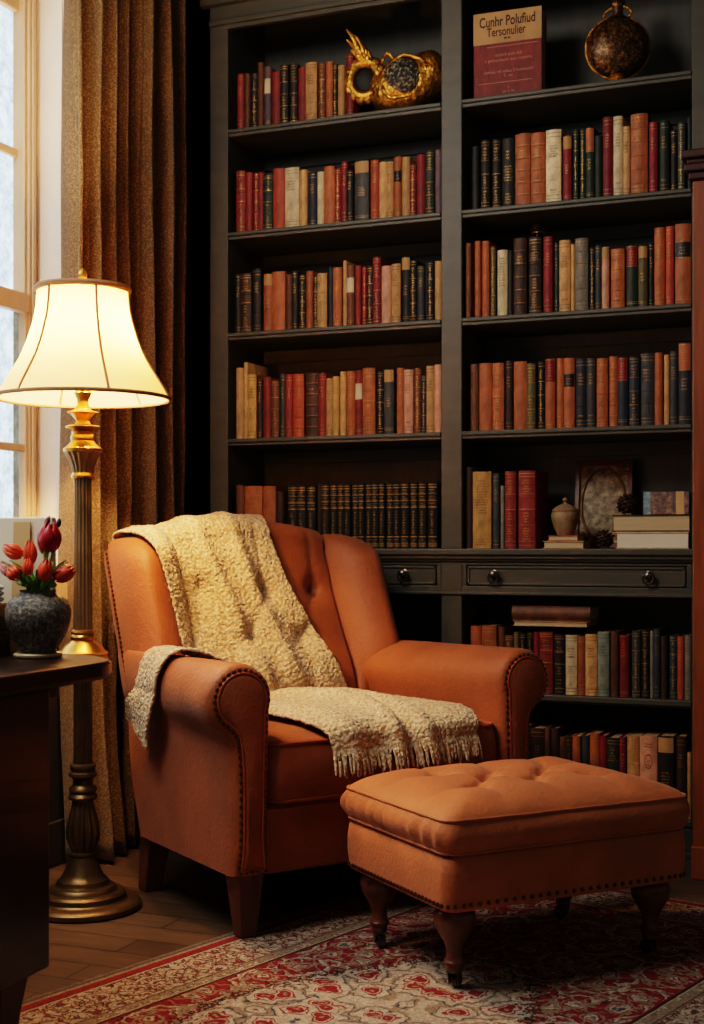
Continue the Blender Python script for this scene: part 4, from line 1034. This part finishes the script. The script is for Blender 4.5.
SHELF = {'L1': (SZ[0], 'top shelf beside the gilded ornament', 'books on the window-side top shelf'), 'L2': (SZ[1], 'window-side second shelf', 'books on the window-side second shelf'),
         'L3': (SZ[2], 'window-side third shelf', 'books on the window-side third shelf'), 'L4': (SZ[3], 'window-side fourth shelf', 'books on the window-side fourth shelf'),
         'L5': (CZ, 'counter behind the armchair', 'books on the counter behind the armchair'), 'R2': (SZ[1], 'shelf below the round flask', 'books on the shelf below the round flask'),
         'R3': (SZ[2], 'third shelf on the cabinet side', 'books on the cabinet-side third shelf'), 'R4': (SZ[3], 'shelf above the lidded jar', 'books on the shelf above the lidded jar'),
         'R5': (CZ, 'counter next to the lidded jar', 'books on the counter next to the lidded jar'), 'R6': (LZ[0], 'shelf under the drawers', 'books on the shelf under the drawers'),
         'R7': (LZ[1], 'bottom shelf behind the ottoman', 'books on the bottom shelf')}
for key, txt in BOOKS.items():
    zb, place, group = SHELF[key]
    items = [(int(a)/1000, int(b_)/1000, int(h)/1000, c_) for a, b_, h, c_ in (t.split() for t in txt.split(';'))]
    n_ = len(items); desc = []
    hs = sorted(i[2] for i in items)
    for a, b_, h, c_ in items:
        size = 'wide ' if b_ - a > 0.048 else ('thin ' if b_ - a < 0.017 else '')
        desc.append(f"{size}{STYLE[c_[2]]} {COL[c_[0]][0]} book")
    for i, (a, b_, h, c_) in enumerate(items):
        lab = f"{desc[i]} on the {place}"
        if desc.count(desc[i]) > 1:
            def nb_(k):
                if not 0 < k < n_ - 1: return None
                a_, c2 = COL[items[k-1][3][0]][0], COL[items[k+1][3][0]][0]
                return f'two {a_}' if a_ == c2 else f'{a_} and {c2}'
            if nb_(i) and sum(1 for k in range(n_) if desc[k] == desc[i] and nb_(k) == nb_(i)) == 1:
                lab = f"{desc[i]} between {nb_(i)} ones, {place}"
            else:
                fromw = i if i < n_/2 else n_ - 1 - i
                end = ('window' if i < n_/2 else 'post') + ' end' if key[0] == 'L' else ('post' if i < n_/2 else 'cabinet') + ' end'
                lab = f"{desc[i]}, {ORD[fromw]} from {end}, {place}"
        if len(lab.replace(',', '').split()) > 16: lab = lab.replace('gilded ornament', 'ornament').replace('on the cabinet side', 'cabinet side')
        b2 = min(b_, -0.611) if key[0] == 'R' else min(b_, -1.447)
        dep = 0.17 if h > 0.21 else 0.15
        sb = 0.022 + random.uniform(-0.006, 0.010)
        make_book((a + b2)/2, b2 - a, h, c_, YF + sb, zb + 0.0005, dep, lab, group)

def flat_book(name_label, x0, x1, y0, y1, z, h, cover, pages, group=None, spine_front=False, rz=0.0):
    """a book lying down; its fore-edge (or its spine) to the room"""
    cx, cy = (x0+x1)/2, (y0+y1)/2; w, d = x1-x0, y1-y0; t = min(0.004, h*0.12)
    mb = MB().box(-w/2, w/2, -d/2, d/2, 0, t).box(-w/2, w/2, -d/2, d/2, h-t, h)
    if spine_front:
        mb.loft([[(x, -d/2 + 0.004 + dy, zz_) for dy, zz_ in [(0, 0), (0, h)] + [(-0.010*math.sin(PI*k/8), h - h*k/8) for k in range(1, 8)]] for x in (-w/2, w/2)])
    else: mb.box(-w/2, w/2, d/2 - 0.004, d/2, 0, h)
    o = mb.build('book', cover, smooth=False); o.location = (cx, cy, z); o.rotation_euler.z = rz
    tag(o, name_label, 'book', group)
    MB().box(-w/2 + 0.004, w/2 - 0.003, -d/2 + 0.004, d/2 - 0.005, t, h - t).build('page_block', pages, o, smooth=False)
    return o
flat_book('worn brown book lying on top of the row under the drawers', -1.200, -0.935, 4.405, 4.56, LZ[0] + 0.2415, 0.050, BM['B'], M['page'], 'books lying flat', True)
flat_book('thin pale-edged book lying under the worn brown one below the drawers', -1.196, -0.945, 4.402, 4.56, LZ[0] + 0.2245, 0.0165, BM['T'], M['page'], 'books lying flat')
flat_book('cream-edged thick book lying flat on the counter, lowest of its pile', -0.848, -0.615, 4.385, 4.56, CZ + 0.0005, 0.054, BM['C'], M['paper'], 'books lying flat')
flat_book('brown-covered tan-edged book lying on the thick cream-edged book', -0.860, -0.612, 4.388, 4.55, CZ + 0.055, 0.055, BM['W'], M['page'], 'books lying flat')
flat_book('small tan-edged book lying on the counter beneath the lidded jar', -1.092, -0.955, 4.395, 4.50, CZ + 0.0005, 0.025, BM['Y'], M['page'], 'small books under the jar')
flat_book('smaller red-covered book lying directly beneath the lidded jar', -1.078, -0.975, 4.40, 4.50, CZ + 0.026, 0.018, BM['V'], M['page'], 'small books under the jar')
# small box in marbled paper on the flat books
bxm = MB().box(-0.072, 0.072, -0.05, 0.05, 0, 0.072).build('marbled_box', M['marble_paper'], smooth=False, bevel=0.002)
bxm.location = (-0.688, 4.45, CZ + 0.1105); tag(bxm, 'small box in marbled paper on top of the flat books', 'box')
MB().box(-0.0735, -0.050, -0.0515, 0.0515, -0.0, 0.0735).build('corner_strip', M['marble_blue'], bxm, smooth=False)['label'] = 'blue-grey marbled corner strip'
MB().box(0.030, 0.056, -0.0512, 0.0512, 0.0, 0.0732).build('band', M['tan_card'], bxm, smooth=False)['label'] = 'tan band'

# front-facing book on the top shelf
tb = thing('book', 'large red and cream book standing face-out on the top shelf', 'book', (-1.222, 4.425, SZ[0] + 0.0005), 0.03)
w, h, d = 0.236, 0.298, 0.075
cv = MB().box(-w/2, w/2, 0, 0.004, 0, h).box(-w/2, w/2, d - 0.004, d, 0, h).box(-w/2, -w/2 + 0.004, 0, d, 0, h).build('cover', BM['R'], tb, smooth=False, bevel=0.001)
MB().box(-w/2 + 0.004, w/2 - 0.004, 0.004, d - 0.004, 0.004, h - 0.004).build('page_block', M['page_v'], tb, smooth=False)
MB().box(-w/2, w/2, -0.0008, 0.0002, h*0.64, h).build('title_panel', LABEL['t'][1], tb, smooth=False)['label'] = 'tan upper panel of the cover'
def text(s, size, x, z, m, parent, bold=0.0, sx=1.0):
    cu = bpy.data.curves.new('lettering', 'FONT'); cu.body = s; cu.size = size; cu.align_x = 'CENTER'; cu.extrude = 0.0002; cu.offset = bold
    cu.materials.append(m)
    tmp = bpy.data.objects.new('lettering', cu); me = bpy.data.meshes.new_from_object(tmp); bpy.data.objects.remove(tmp)
    o = bpy.data.objects.new('lettering', me); C.objects.link(o); o.parent = parent
    o.location = (x, -0.0012, z); o.rotation_euler = (PI/2, 0, 0); o.scale = (sx, 1, 1)
    return o
text('Cunhr Polufiud', 0.048, 0, h*0.835, INK, tb, 0.0006, 0.66); text('Tersonulier', 0.043, -0.004, h*0.722, INK, tb, 0.0004, 0.66); text('m m', 0.012, 0, h*0.68, INK, tb, 0.0006)
PINK = surf('faded_pink_ink', (206,140,120), 0.6, bump=0)
ln = MB()
for z, a, b_ in ((0.60, -0.30, 0.44), (0.19, -0.42, 0.36)): ln.box(w*a, w*b_, -0.0006, 0.0, h*z, h*z + 0.0016)
ln.build('rule_lines', PINK, tb, smooth=False)
for s_, z in (('ucticm pun dul', 0.49), ('r pninunoura oun tosanru', 0.43), ('vonluiu nr aduu S huanuyor', 0.30), ('ii. uu', 0.25), ('s', 0.12), ('uv v m', 0.07)):
    text(s_, 0.0155, 0.004, h*z, PINK, tb)

# ------------------------------------------------------------------ ornaments on the shelves
fl_ = thing('round_flask', 'round brown glazed flask with gilt rim on the top shelf', 'flask', (-0.858, 4.47, SZ[0] + 0.0005))
MF = T(0, 0, 0.133) @ R(0.30, 'Z')
MB().ball((0, 0, 0), 0.103, 40, 24, sy=0.62).build('body', M['flask'], fl_, angle=180)
bpy.data.objects[fl_.children[0].name].matrix_local = MF
rim = MB().tube([(0.1045*math.cos(2*PI*i/64), -0.004, 0.1045*math.sin(2*PI*i/64)) for i in range(64)], 0.0042, 8, closed=True).build('gilt_rim', M['gold'], fl_); rim.matrix_local = MF
MB().lathe([(0.034, 0), (0.040, 0.003), (0.040, 0.012), (0.032, 0.018), (0.028, 0.032), (0.034, 0.040)], 32).build('foot', M['gold'], fl_)
MB().lathe([(0.040, 0.226), (0.030, 0.234), (0.018, 0.242), (0.016, 0.262), (0.021, 0.276), (0.026, 0.282), (0.020, 0.288), (0.014, 0.296), (0.012, 0.31), (0.001, 0.316)], 32).build('neck', M['flask'], fl_)
hd = MB()
for s in (-1, 1): hd.tube([(s*(0.016 + 0.030*math.sin(PI*k/10)), 0, 0.272 - 0.050*k/10) for k in range(11)], 0.0042, 8)
hd.build('scroll_handles', M['gold'], fl_)

orn = thing('gilded_ornament', 'gilded horn-shaped ornament with black speckled panel on the top shelf', 'ornament', (-1.612, 4.458, SZ[0] + 0.0005), 0.10)
orn.scale = (1.22, 1.1, 1.3)
path = catmull([(-0.085, 0, 0.085), (-0.045, 0, 0.074), (0.0, 0, 0.078), (0.05, 0, 0.090), (0.085, 0, 0.105), (0.110, 0, 0.114), (0.124, 0, 0.118)], 6, closed=False)
rad = [r[0] for r in catmull([(0.040,), (0.066,), (0.077,), (0.072,), (0.062,), (0.052,), (0.030,)], 6, closed=False)]
bd = MB(); secs = []
for k, p in enumerate(path):
    q0 = Vector(path[max(k-1, 0)]); q1 = Vector(path[min(k+1, len(path)-1)]); dd = (q1-q0).normalized(); up_ = Vector((-dd.z, 0, dd.x))
    secs.append([Vector(p) + up_*rad[k]*math.sin(a)*(1 + 0.03*math.sin(5*a + k*0.4)) + Vector((0, 1, 0))*rad[k]*0.85*math.cos(a) for a in [2*PI*i/32 for i in range(32)]])
bd.loft(secs); bd.build('body', M['gold'], orn, angle=180)
pn = MB().ball((0.014, -0.034, 0.088), 0.062, 28, 14, sx=1.05, sy=0.62, sz=0.90).build('speckled_panel', M['speckle'], orn, angle=180)
rg = MB().tube([(0.014 + (0.064 + 0.003*math.sin(3*t + 1))*math.cos(t), -0.050 - 0.006*math.sin(2*t), 0.088 + (0.055 + 0.003*math.sin(5*t))*math.sin(t + 0.18)) for t in [2*PI*i/40 for i in range(40)]], 0.0055, 8, closed=True).build('panel_rim', M['gold'], orn)
mr = MB(); cxm, czm = -0.105, 0.098
for i in range(14):
    a = 2*PI*i/14; mr.ball((cxm + 0.050*math.cos(a), -0.020, czm + 0.050*math.sin(a)*1.05), 0.017, 10, 6)
mr.tube([(cxm + 0.044*math.cos(2*PI*i/40), -0.024, czm + 0.046*math.sin(2*PI*i/40)) for i in range(40)], 0.014, 10, closed=True)
mr.ball((cxm, 0.010, czm), 0.048, 20, 10, sy=0.6)
mr.build('ring_mouth', M['gold'], orn)
MB().ball((cxm, -0.014, czm), 0.037, 20, 10, sy=0.4).build('hollow_shade', M['black'], orn)  # solid black ball stands in for the shade inside the mouth
cs = MB()
for k, (ang, ln_) in enumerate(((2.15, 0.075), (1.98, 0.095), (1.78, 0.075), (2.3, 0.05), (1.5, 0.05), (1.15, 0.04))):
    b0_ = Vector((cxm - 0.008, -0.02, czm + 0.042)); dd = Vector((math.cos(ang), -0.45, math.sin(ang)))
    cs.tube([b0_ + dd*ln_*t + Vector((0.012*math.sin(3*t), 0, 0)) for t in (0, 0.25, 0.5, 0.75, 1)], 0.014, 8, taper=[0.9, 1.1, 0.9, 0.55, 0.1])
cs.build('leaf_crest', M['gold'], orn)
MB().tube([(-0.062 + 0.05*t, -0.01, 0.135 + 0.032*math.sin(PI*min(1, t*1.15))) for t in [i/12 for i in range(13)]], 0.005, 8).build('handle', M['gold'], orn)

st_ = thing('glass_stopper', 'small dark glass stopper resting on the dark brown book, third shelf', 'ornament', (-1.122, 4.45, SZ[2] + 0.2585))
MB().lathe([(0.016, 0), (0.020, 0.004), (0.014, 0.010), (0.012, 0.016), (0.024, 0.024), (0.029, 0.036), (0.026, 0.048), (0.014, 0.057), (0.0008, 0.060)], 28).build('body', surf('dark_glass', (30,24,20), 0.1, bump=0, coat=0.5), st_)
MB().tube([(0.0215*math.cos(2*PI*i/28), 0.0215*math.sin(2*PI*i/28), 0.0225) for i in range(28)], 0.002, 6, closed=True).build('gilt_ring', M['gold'], st_)

jar = thing('lidded_jar', 'small lidded clay jar on the two small books, counter', 'jar', (-1.030, 4.452, CZ + 0.0445))
MB().lathe([(0.026, 0), (0.028, 0.003), (0.036, 0.022), (0.045, 0.050), (0.0475, 0.066), (0.045, 0.076), (0.040, 0.080)], 36).build('body', M['stone_jar'], jar)
MB().lathe([(0.042, 0.079), (0.044, 0.082), (0.042, 0.086), (0.030, 0.096), (0.014, 0.104), (0.006, 0.107), (0.005, 0.112), (0.0095, 0.117), (0.008, 0.123), (0.001, 0.127)], 36).build('lid', M['stone_jar'], jar)

fr_ = thing('picture_frame', 'antique brown framed oval plaque leaning on the bookcase back', 'picture frame', (-0.935, 4.585, CZ + 0.001), 0.05)
FW, FH = 0.198, 0.312
Ml = R(-0.20, 'X')
f = MB()
for x0, x1, z0, z1 in ((-FW/2, FW/2, 0, 0.020), (-FW/2, FW/2, FH-0.020, FH), (-FW/2, -FW/2+0.018, 0, FH), (FW/2-0.018, FW/2, 0, FH)): f.box(x0, x1, 0, 0.016, z0, z1)
fo = f.build('frame', M['darkwood'], fr_, smooth=False, bevel=0.003); fo.matrix_local = Ml
sp2 = MB()
for sx in (-1, 1):
    for sz in (-1, 1):
        cx, cz = sx*(FW/2-0.034), FH/2 + sz*(FH/2-0.038)
        for k in range(10):
            a = 2.4*k; sp2.ball((cx + 0.003*k**0.6*math.cos(a)*1.6, 0.006, cz + 0.003*k**0.6*math.sin(a)*1.8), 0.0075, 8, 5, sy=0.5)
sp2.tube([((FW/2-0.024)*math.cos(t), 0.006, FH/2 + (FH/2-0.030)*math.sin(t)) for t in [2*PI*i/48 for i in range(48)]], 0.0045, 8, closed=True)
so = sp2.build('carved_spandrel', surf('dull_gilt_carving', (136,96,54), 0.45, 0.5, var=0.4, bump=0.2), fr_); so.matrix_local = Ml
po = MB().box(-FW/2+0.016, FW/2-0.016, 0.009, 0.013, 0.018, FH-0.018).ball((0, 0.010, FH/2), 0.11, 40, 16, sx=(FW/2-0.026)/0.11, sy=0.05, sz=(FH/2-0.032)/0.11).build('oval_plaque', M['antique'], fr_); po.matrix_local = Ml

def cone_flower(label, x, y, z, r, seed):
    o = thing('dried_flower', label, 'dried flower', (x, y, z), seed, 'dried flower heads on the counter')
    mb = MB(); rng = random.Random(seed*100)
    for k in range(54):
        t = (k + 0.5)/54; phi = k*2.39996; el = math.acos(1 - 1.75*t)
        d = Vector((math.sin(el)*math.cos(phi), math.sin(el)*math.sin(phi), math.cos(el)))
        u = d.cross(Vector((0.1, 0.2, 1))).normalized(); v = d.cross(u)
        c_ = Vector((0, 0, r*0.82)) + d*r*0.55; L_ = r*rng.uniform(0.36, 0.5); W_ = r*0.22
        tip = c_ + d*L_ + v*r*0.1
        mb.add([c_ - u*W_*0.6, c_ + d*L_*0.55 - u*W_ + v*0.002, tip, c_ + d*L_*0.55 + u*W_ + v*0.002, c_ + u*W_*0.6, c_ + d*L_*0.5 + v*W_*0.7],
               [(0, 1, 5), (1, 2, 5), (2, 3, 5), (3, 4, 5), (4, 0, 5)])
    mb.build('petals', M['twig'], o, smooth=False, recalc=False)
    MB().ball((0, 0, r*0.80), r*0.68, 14, 8).build('heart', M['twig'], o)
cone_flower('dried brown flower head on the flat books before the framed plaque', -0.815, 4.425, CZ + 0.1105, 0.042, 1)
cone_flower('dried brown flower head on the counter beside the flat books', -0.890, 4.405, CZ + 0.001, 0.037, 2)

# ------------------------------------------------------------------ things on the desk
VX, VY = -1.707, 2.430
co = thing('coaster', 'round stone coaster beneath the tulip vase', 'coaster', (VX, VY, DT + 0.0005))
MB().lathe([(0.046, 0), (0.051, 0.002), (0.052, 0.006), (0.049, 0.009), (0.001, 0.0085)], 40).build('plate', surf('pale_coaster', (222,200,164), 0.4, bump=0.05), co)
vs_ = thing('vase', 'squat dark grey textured vase of red tulips on the desk', 'vase', (VX, VY, DT + 0.010))
VP = [(17.5, 652), (18.5, 650), (22.5, 643), (26.5, 636), (29.5, 629), (31.5, 622), (32.6, 615), (32.2, 608), (29.8, 602), (25, 597), (19.5, 594.5), (17.6, 592.5), (18, 590.5), (19, 589.5)]
VP = [(r*0.00214, (652 - py)*0.00214) for r, py in VP]
VP += [(0.0375, VP[-1][1]), (0.0345, VP[-1][1] - 0.006), (0.034, 0.118)]
MB().lathe([tuple(p) for p in catmull(VP[:14], 3, closed=False)] + VP[14:], 48).build('body', M['vase'], vs_, angle=60)
cr_, sr_ = math.cos(math.radians(22)), math.sin(math.radians(22))
def petal_head(mb, M4, L_, Rr, open_=0.0, seed=0, n=6):
    rng = random.Random(seed)
    for k in range(n):
        a0 = 2*PI*k/n + (0.0 if k % 2 else 0.05); lay_ = 1.0 if k % 2 else 0.9; nu_, nv_ = 6, 9; grid = []
        tipl = rng.uniform(0.92, 1.06)
        for j in range(nv_ + 1):
            v = j/nv_
            prof = math.sin(PI*min(1, 0.12 + v*0.80))**0.8
            r = Rr*lay_*(prof*(1 - 0.25*v) + open_*v*v)
            hw = 0.78*(math.sin(PI*(0.08 + 0.90*v))**0.7)
            grid.append([M4 @ Vector((r*(1 - 0.10*(u*u))*math.cos(a0 + u*hw), r*(1 - 0.10*(u*u))*math.sin(a0 + u*hw), L_*tipl*v*(1 - 0.06*u*u))) for u in [2*i/nu_ - 1 for i in range(nu_ + 1)]])
        mb.loft(grid, closed=False)
def tulip(px, py, Lpx, Wpx, lean, matn, label, depth=0.0, open_=0.0, seed=0, grp='tulips in the vase'):
    k = 0.00214; s_ = (px - 38.3)*k
    hx, hy = cr_*s_ - sr_*depth, sr_*s_ + cr_*depth
    zc = 1 + (545 - py)*k - (DT + 0.010)
    o = thing('tulip', label, 'tulip', (VX, VY, DT + 0.010), 0, grp)
    d = Vector((cr_*math.sin(lean), sr_*math.sin(lean), math.cos(lean)))
    L_ = Lpx*k*1.08; basep = Vector((hx, hy, zc)) - d*L_/2
    q = d.to_track_quat('Z', 'Y').to_matrix().to_4x4()
    mb = MB(); petal_head(mb, T(*basep) @ q, L_, Wpx*k/2*1.3, open_, seed)
    h_ = mb.build('flower', M[matn], o, angle=180, recalc=False)
    sm_ = h_.modifiers.new('thick', 'SOLIDIFY'); sm_.thickness = 0.0008
    rng = random.Random(seed + 50); fx = hx*0.22; fy = hy*0.22
    st = catmull([(fx*0.6, fy*0.6, 0.03), (fx, fy, 0.128), (hx*0.6 + fx*0.3, hy*0.6 + fy*0.3, 0.128 + (basep.z - 0.128)*0.55), tuple(basep - d*0.012), tuple(basep + d*0.002)], 6, closed=False)
    MB().tube(st, 0.0026, 8).build('stem', M['leaf'], o)
    for s in range(2):
        a = rng.uniform(0, 2*PI); ln_ = rng.uniform(0.065, 0.105); lf = []
        sx_, sy_ = math.cos(a), math.sin(a)
        for j in range(9):
            v = j/8; cx = fx + sx_*(0.006 + 0.055*v**1.6*(0.6 + ln_*4)); cy = fy + sy_*(0.006 + 0.055*v**1.6*(0.6 + ln_*4)); cz = 0.120 + ln_*v*(1 - 0.25*v)
            w_ = 0.0085*math.sin(PI*min(1, 0.12 + 0.88*v))**0.8 + 0.0004
            lf.append([(cx - sy_*w_*u + sx_*0.004*(1-u*u), cy + sx_*w_*u + sy_*0.004*(1-u*u), cz) for u in (-1, -0.5, 0, 0.5, 1)])
        l_ = MB().loft(lf, closed=False).build('leaf', M['leaf'], o, angle=180, recalc=False)
        m_ = l_.modifiers.new('thick', 'SOLIDIFY'); m_.thickness = 0.0012
tulip(51.5, 536.5, 29, 22, 0.10, 'petal_dark', 'large deep red tulip standing tallest in the vase', -0.02, 0.0, 1)
tulip(31.5, 552, 22, 13, -0.05, 'petal_red', 'upright orange-red tulip beside the tallest deep red one', -0.01, 0.0, 2)
tulip(12.5, 551, 20, 14, -1.15, 'petal_red', 'orange-red tulip leaning toward the window above another red one', 0.0, 0.1, 3)
tulip(17.5, 572, 15, 14, -0.7, 'petal_red', 'small orange-red tulip low on the window side of the vase', -0.03, 0.1, 4)
tulip(33, 566, 16, 10, 0.0, 'petal_red', 'slim orange-red bud just below the upright tulip', -0.045, 0.0, 5)
tulip(49.5, 569, 21, 14, 0.2, 'petal_red', 'orange-red tulip low in front of the tallest deep red one', -0.04, 0.0, 6)
tulip(67.5, 573, 22, 15, 1.05, 'petal_red', 'orange-red tulip leaning toward the lamp column', -0.02, 0.1, 7)
tulip(42.5, 541, 24, 13, -0.1, 'petal_pink', 'pale pink tulip half hidden behind the tallest deep red one', 0.02, 0.0, 8)
tulip(4.5, 569, 18, 12, -0.8, 'petal_pink', 'pale pink tulip drooping lowest toward the window', 0.02, 0.1, 9)
tulip(46.5, 521, 10, 5, 0.35, 'bud', 'slim dark purple bud rising above the tulips', 0.01, 0.0, 10, 'dark buds in the vase')
tulip(57.5, 523, 9, 5, 0.3, 'bud', 'short dark purple bud tipped toward the lamp column', 0.01, 0.0, 11, 'dark buds in the vase')

bk_ = MB()
for k in range(9):
    z = 0.003 + k*0.0058; d = 0.003*(k % 2)
    bk_.tube([(x + (0.002 if (i + k) % 2 else -0.002)*(1 if abs(x) > abs(y)*0.6 else 0), y, z) for i, (x, y) in enumerate(rrect(0.088, 0.15, 0.02, 3, 14))], 0.0042, 6, closed=True)
bk_.box(-0.086, 0.086, -0.148, 0.148, 0.0, 0.046)
bkt = bk_.build('wicker_tray', M['wicker']); bkt.location = (-1.885, 2.31, DT + 0.001)
tag(bkt, 'dark woven wicker tray on the desk behind the vase', 'tray')
bx2 = thing('wooden_box', 'light wooden box with dark base on the wicker tray', 'box', (-1.885, 2.31, DT + 0.0535))
MB().box(-0.085, 0.085, -0.145, 0.145, 0, 0.030).build('box_base', M['desk'], bx2, smooth=False, bevel=0.003)
MB().box(-0.088, 0.088, -0.148, 0.148, 0.0305, 0.060).build('lid', M['tan_box'], bx2, smooth=False, bevel=0.004)
ln2 = MB()
for k in range(3):
    ln2.loft([[(x*s, y*s, 0.001 + 0.0125*k + z) for x, y in rrect(0.083, 0.143, 0.02, 4, 6)] for s, z in ((0.96, 0), (1, 0.004), (1, 0.008), (0.96, 0.0115))])
lo_ = ln2.build('folded_linen', M['linen']); lo_.location = (-1.885, 2.31, DT + 0.115)
tag(lo_, 'folded pale blue linen on the wooden box by the window', 'linen')
fi_ = MB().box(-0.118, 0.118, -0.008, 0.008, 0, 0.300).build('box_file', M['paper'], smooth=False, bevel=0.003); fi_.location = (-1.834, 2.503, DT + 0.001)
tag(fi_, 'cream paper folder standing upright behind the tulips', 'folder')
cd = MB().box(-0.022, 0.022, -0.001, 0.001, 0, 0.29).build('tan_card', M['tan_card'], smooth=False); cd.location = (-1.792, 2.478, DT + 0.001); cd.rotation_euler.x = -0.045
cd.name = 'bookmark_card'; tag(cd, 'narrow tan card leaning on the cream paper folder', 'card')

# ------------------------------------------------------------------ light
def light(name, typ, loc, energy, col, rot=(0, 0, 0), **kw):
    l = bpy.data.lights.new(name, typ); l.energy = energy; l.color = col
    for k, v in kw.items(): setattr(l, k, v)
    o = bpy.data.objects.new(name, l); C.objects.link(o); o.location = loc; o.rotation_euler = rot
    return o
WARM = (1.0, 0.56, 0.25)
for s in (-1, 1):
    light('lamp_bulb', 'POINT', (LX + 0.055*s, LY + 0.02*s, 1.58), 30, WARM, shadow_soft_size=0.035)
light('window_daylight', 'AREA', (-2.90, 3.1, 1.9), 70, (0.82, 0.92, 1.0), (0, -PI/2, 0), shape='RECTANGLE', size=2.3, size_y=4.2)
def aim(a, b_): return (Vector(b_) - Vector(a)).to_track_quat('-Z', 'Y').to_euler()
light('overhead_fill', 'AREA', (-2.1, 1.9, 3.0), 58, (1.0, 0.93, 0.84), aim((-2.1, 1.9, 3.0), (-0.9, 3.5, 0.5)), shape='RECTANGLE', size=1.0, size_y=1.2)  # added light under the closed ceiling to brighten tops; no opening there
wd = bpy.data.worlds.new('room_ambient'); bpy.context.scene.world = wd; wd.use_nodes = True
nt = wd.node_tree; bgn = nt.nodes['Background']
tcw = N(nt, 'TexCoord'); spw = N(nt, 'SeparateXYZ'); nt.links.new(tcw.outputs['Generated'], spw.inputs[0])
mx_ = N(nt, 'MapRange', i_1=-0.25, i_2=-0.45); nt.links.new(spw.outputs[0], mx_.inputs[0])
my_ = N(nt, 'MapRange', i_1=-0.15, i_2=0.1); nt.links.new(spw.outputs[1], my_.inputs[0])
dayside = mth(nt, 'MULTIPLY', mx_.outputs[0], my_.outputs[0])       # overcast sky on the window side, dim room elsewhere
nt.links.new(mixc(nt, dayside, (1.0, 0.93, 0.84, 1), (0.88, 0.95, 1.0, 1)), bgn.inputs[0])
nt.links.new(mth(nt, 'MULTIPLY_ADD', dayside, 4.2, 0.11), bgn.inputs[1])

# ------------------------------------------------------------------ camera
cam = bpy.data.cameras.new('camera'); co_ = bpy.data.objects.new('camera', cam); C.objects.link(co_)
co_.location = (0, 0, 1.0); co_.rotation_euler = (PI/2, 0, math.radians(22))
cam.sensor_fit = 'VERTICAL'; cam.sensor_height = 24; cam.lens = 24*1350/1024; cam.shift_y = 33/1024
cam.dof.use_dof = True; cam.dof.focus_distance = 3.6; cam.dof.aperture_fstop = 3.2
cam.clip_start = 0.05
sc = bpy.context.scene; sc.camera = co_
sc.view_settings.view_transform = 'Filmic'
sc.view_settings.look = 'High Contrast'
sc.view_settings.exposure = 0.06
sc.cycles.max_bounces = 8; sc.cycles.diffuse_bounces = 4; sc.cycles.transparent_max_bounces = 12
sc.cycles.sample_clamp_indirect = 4.0
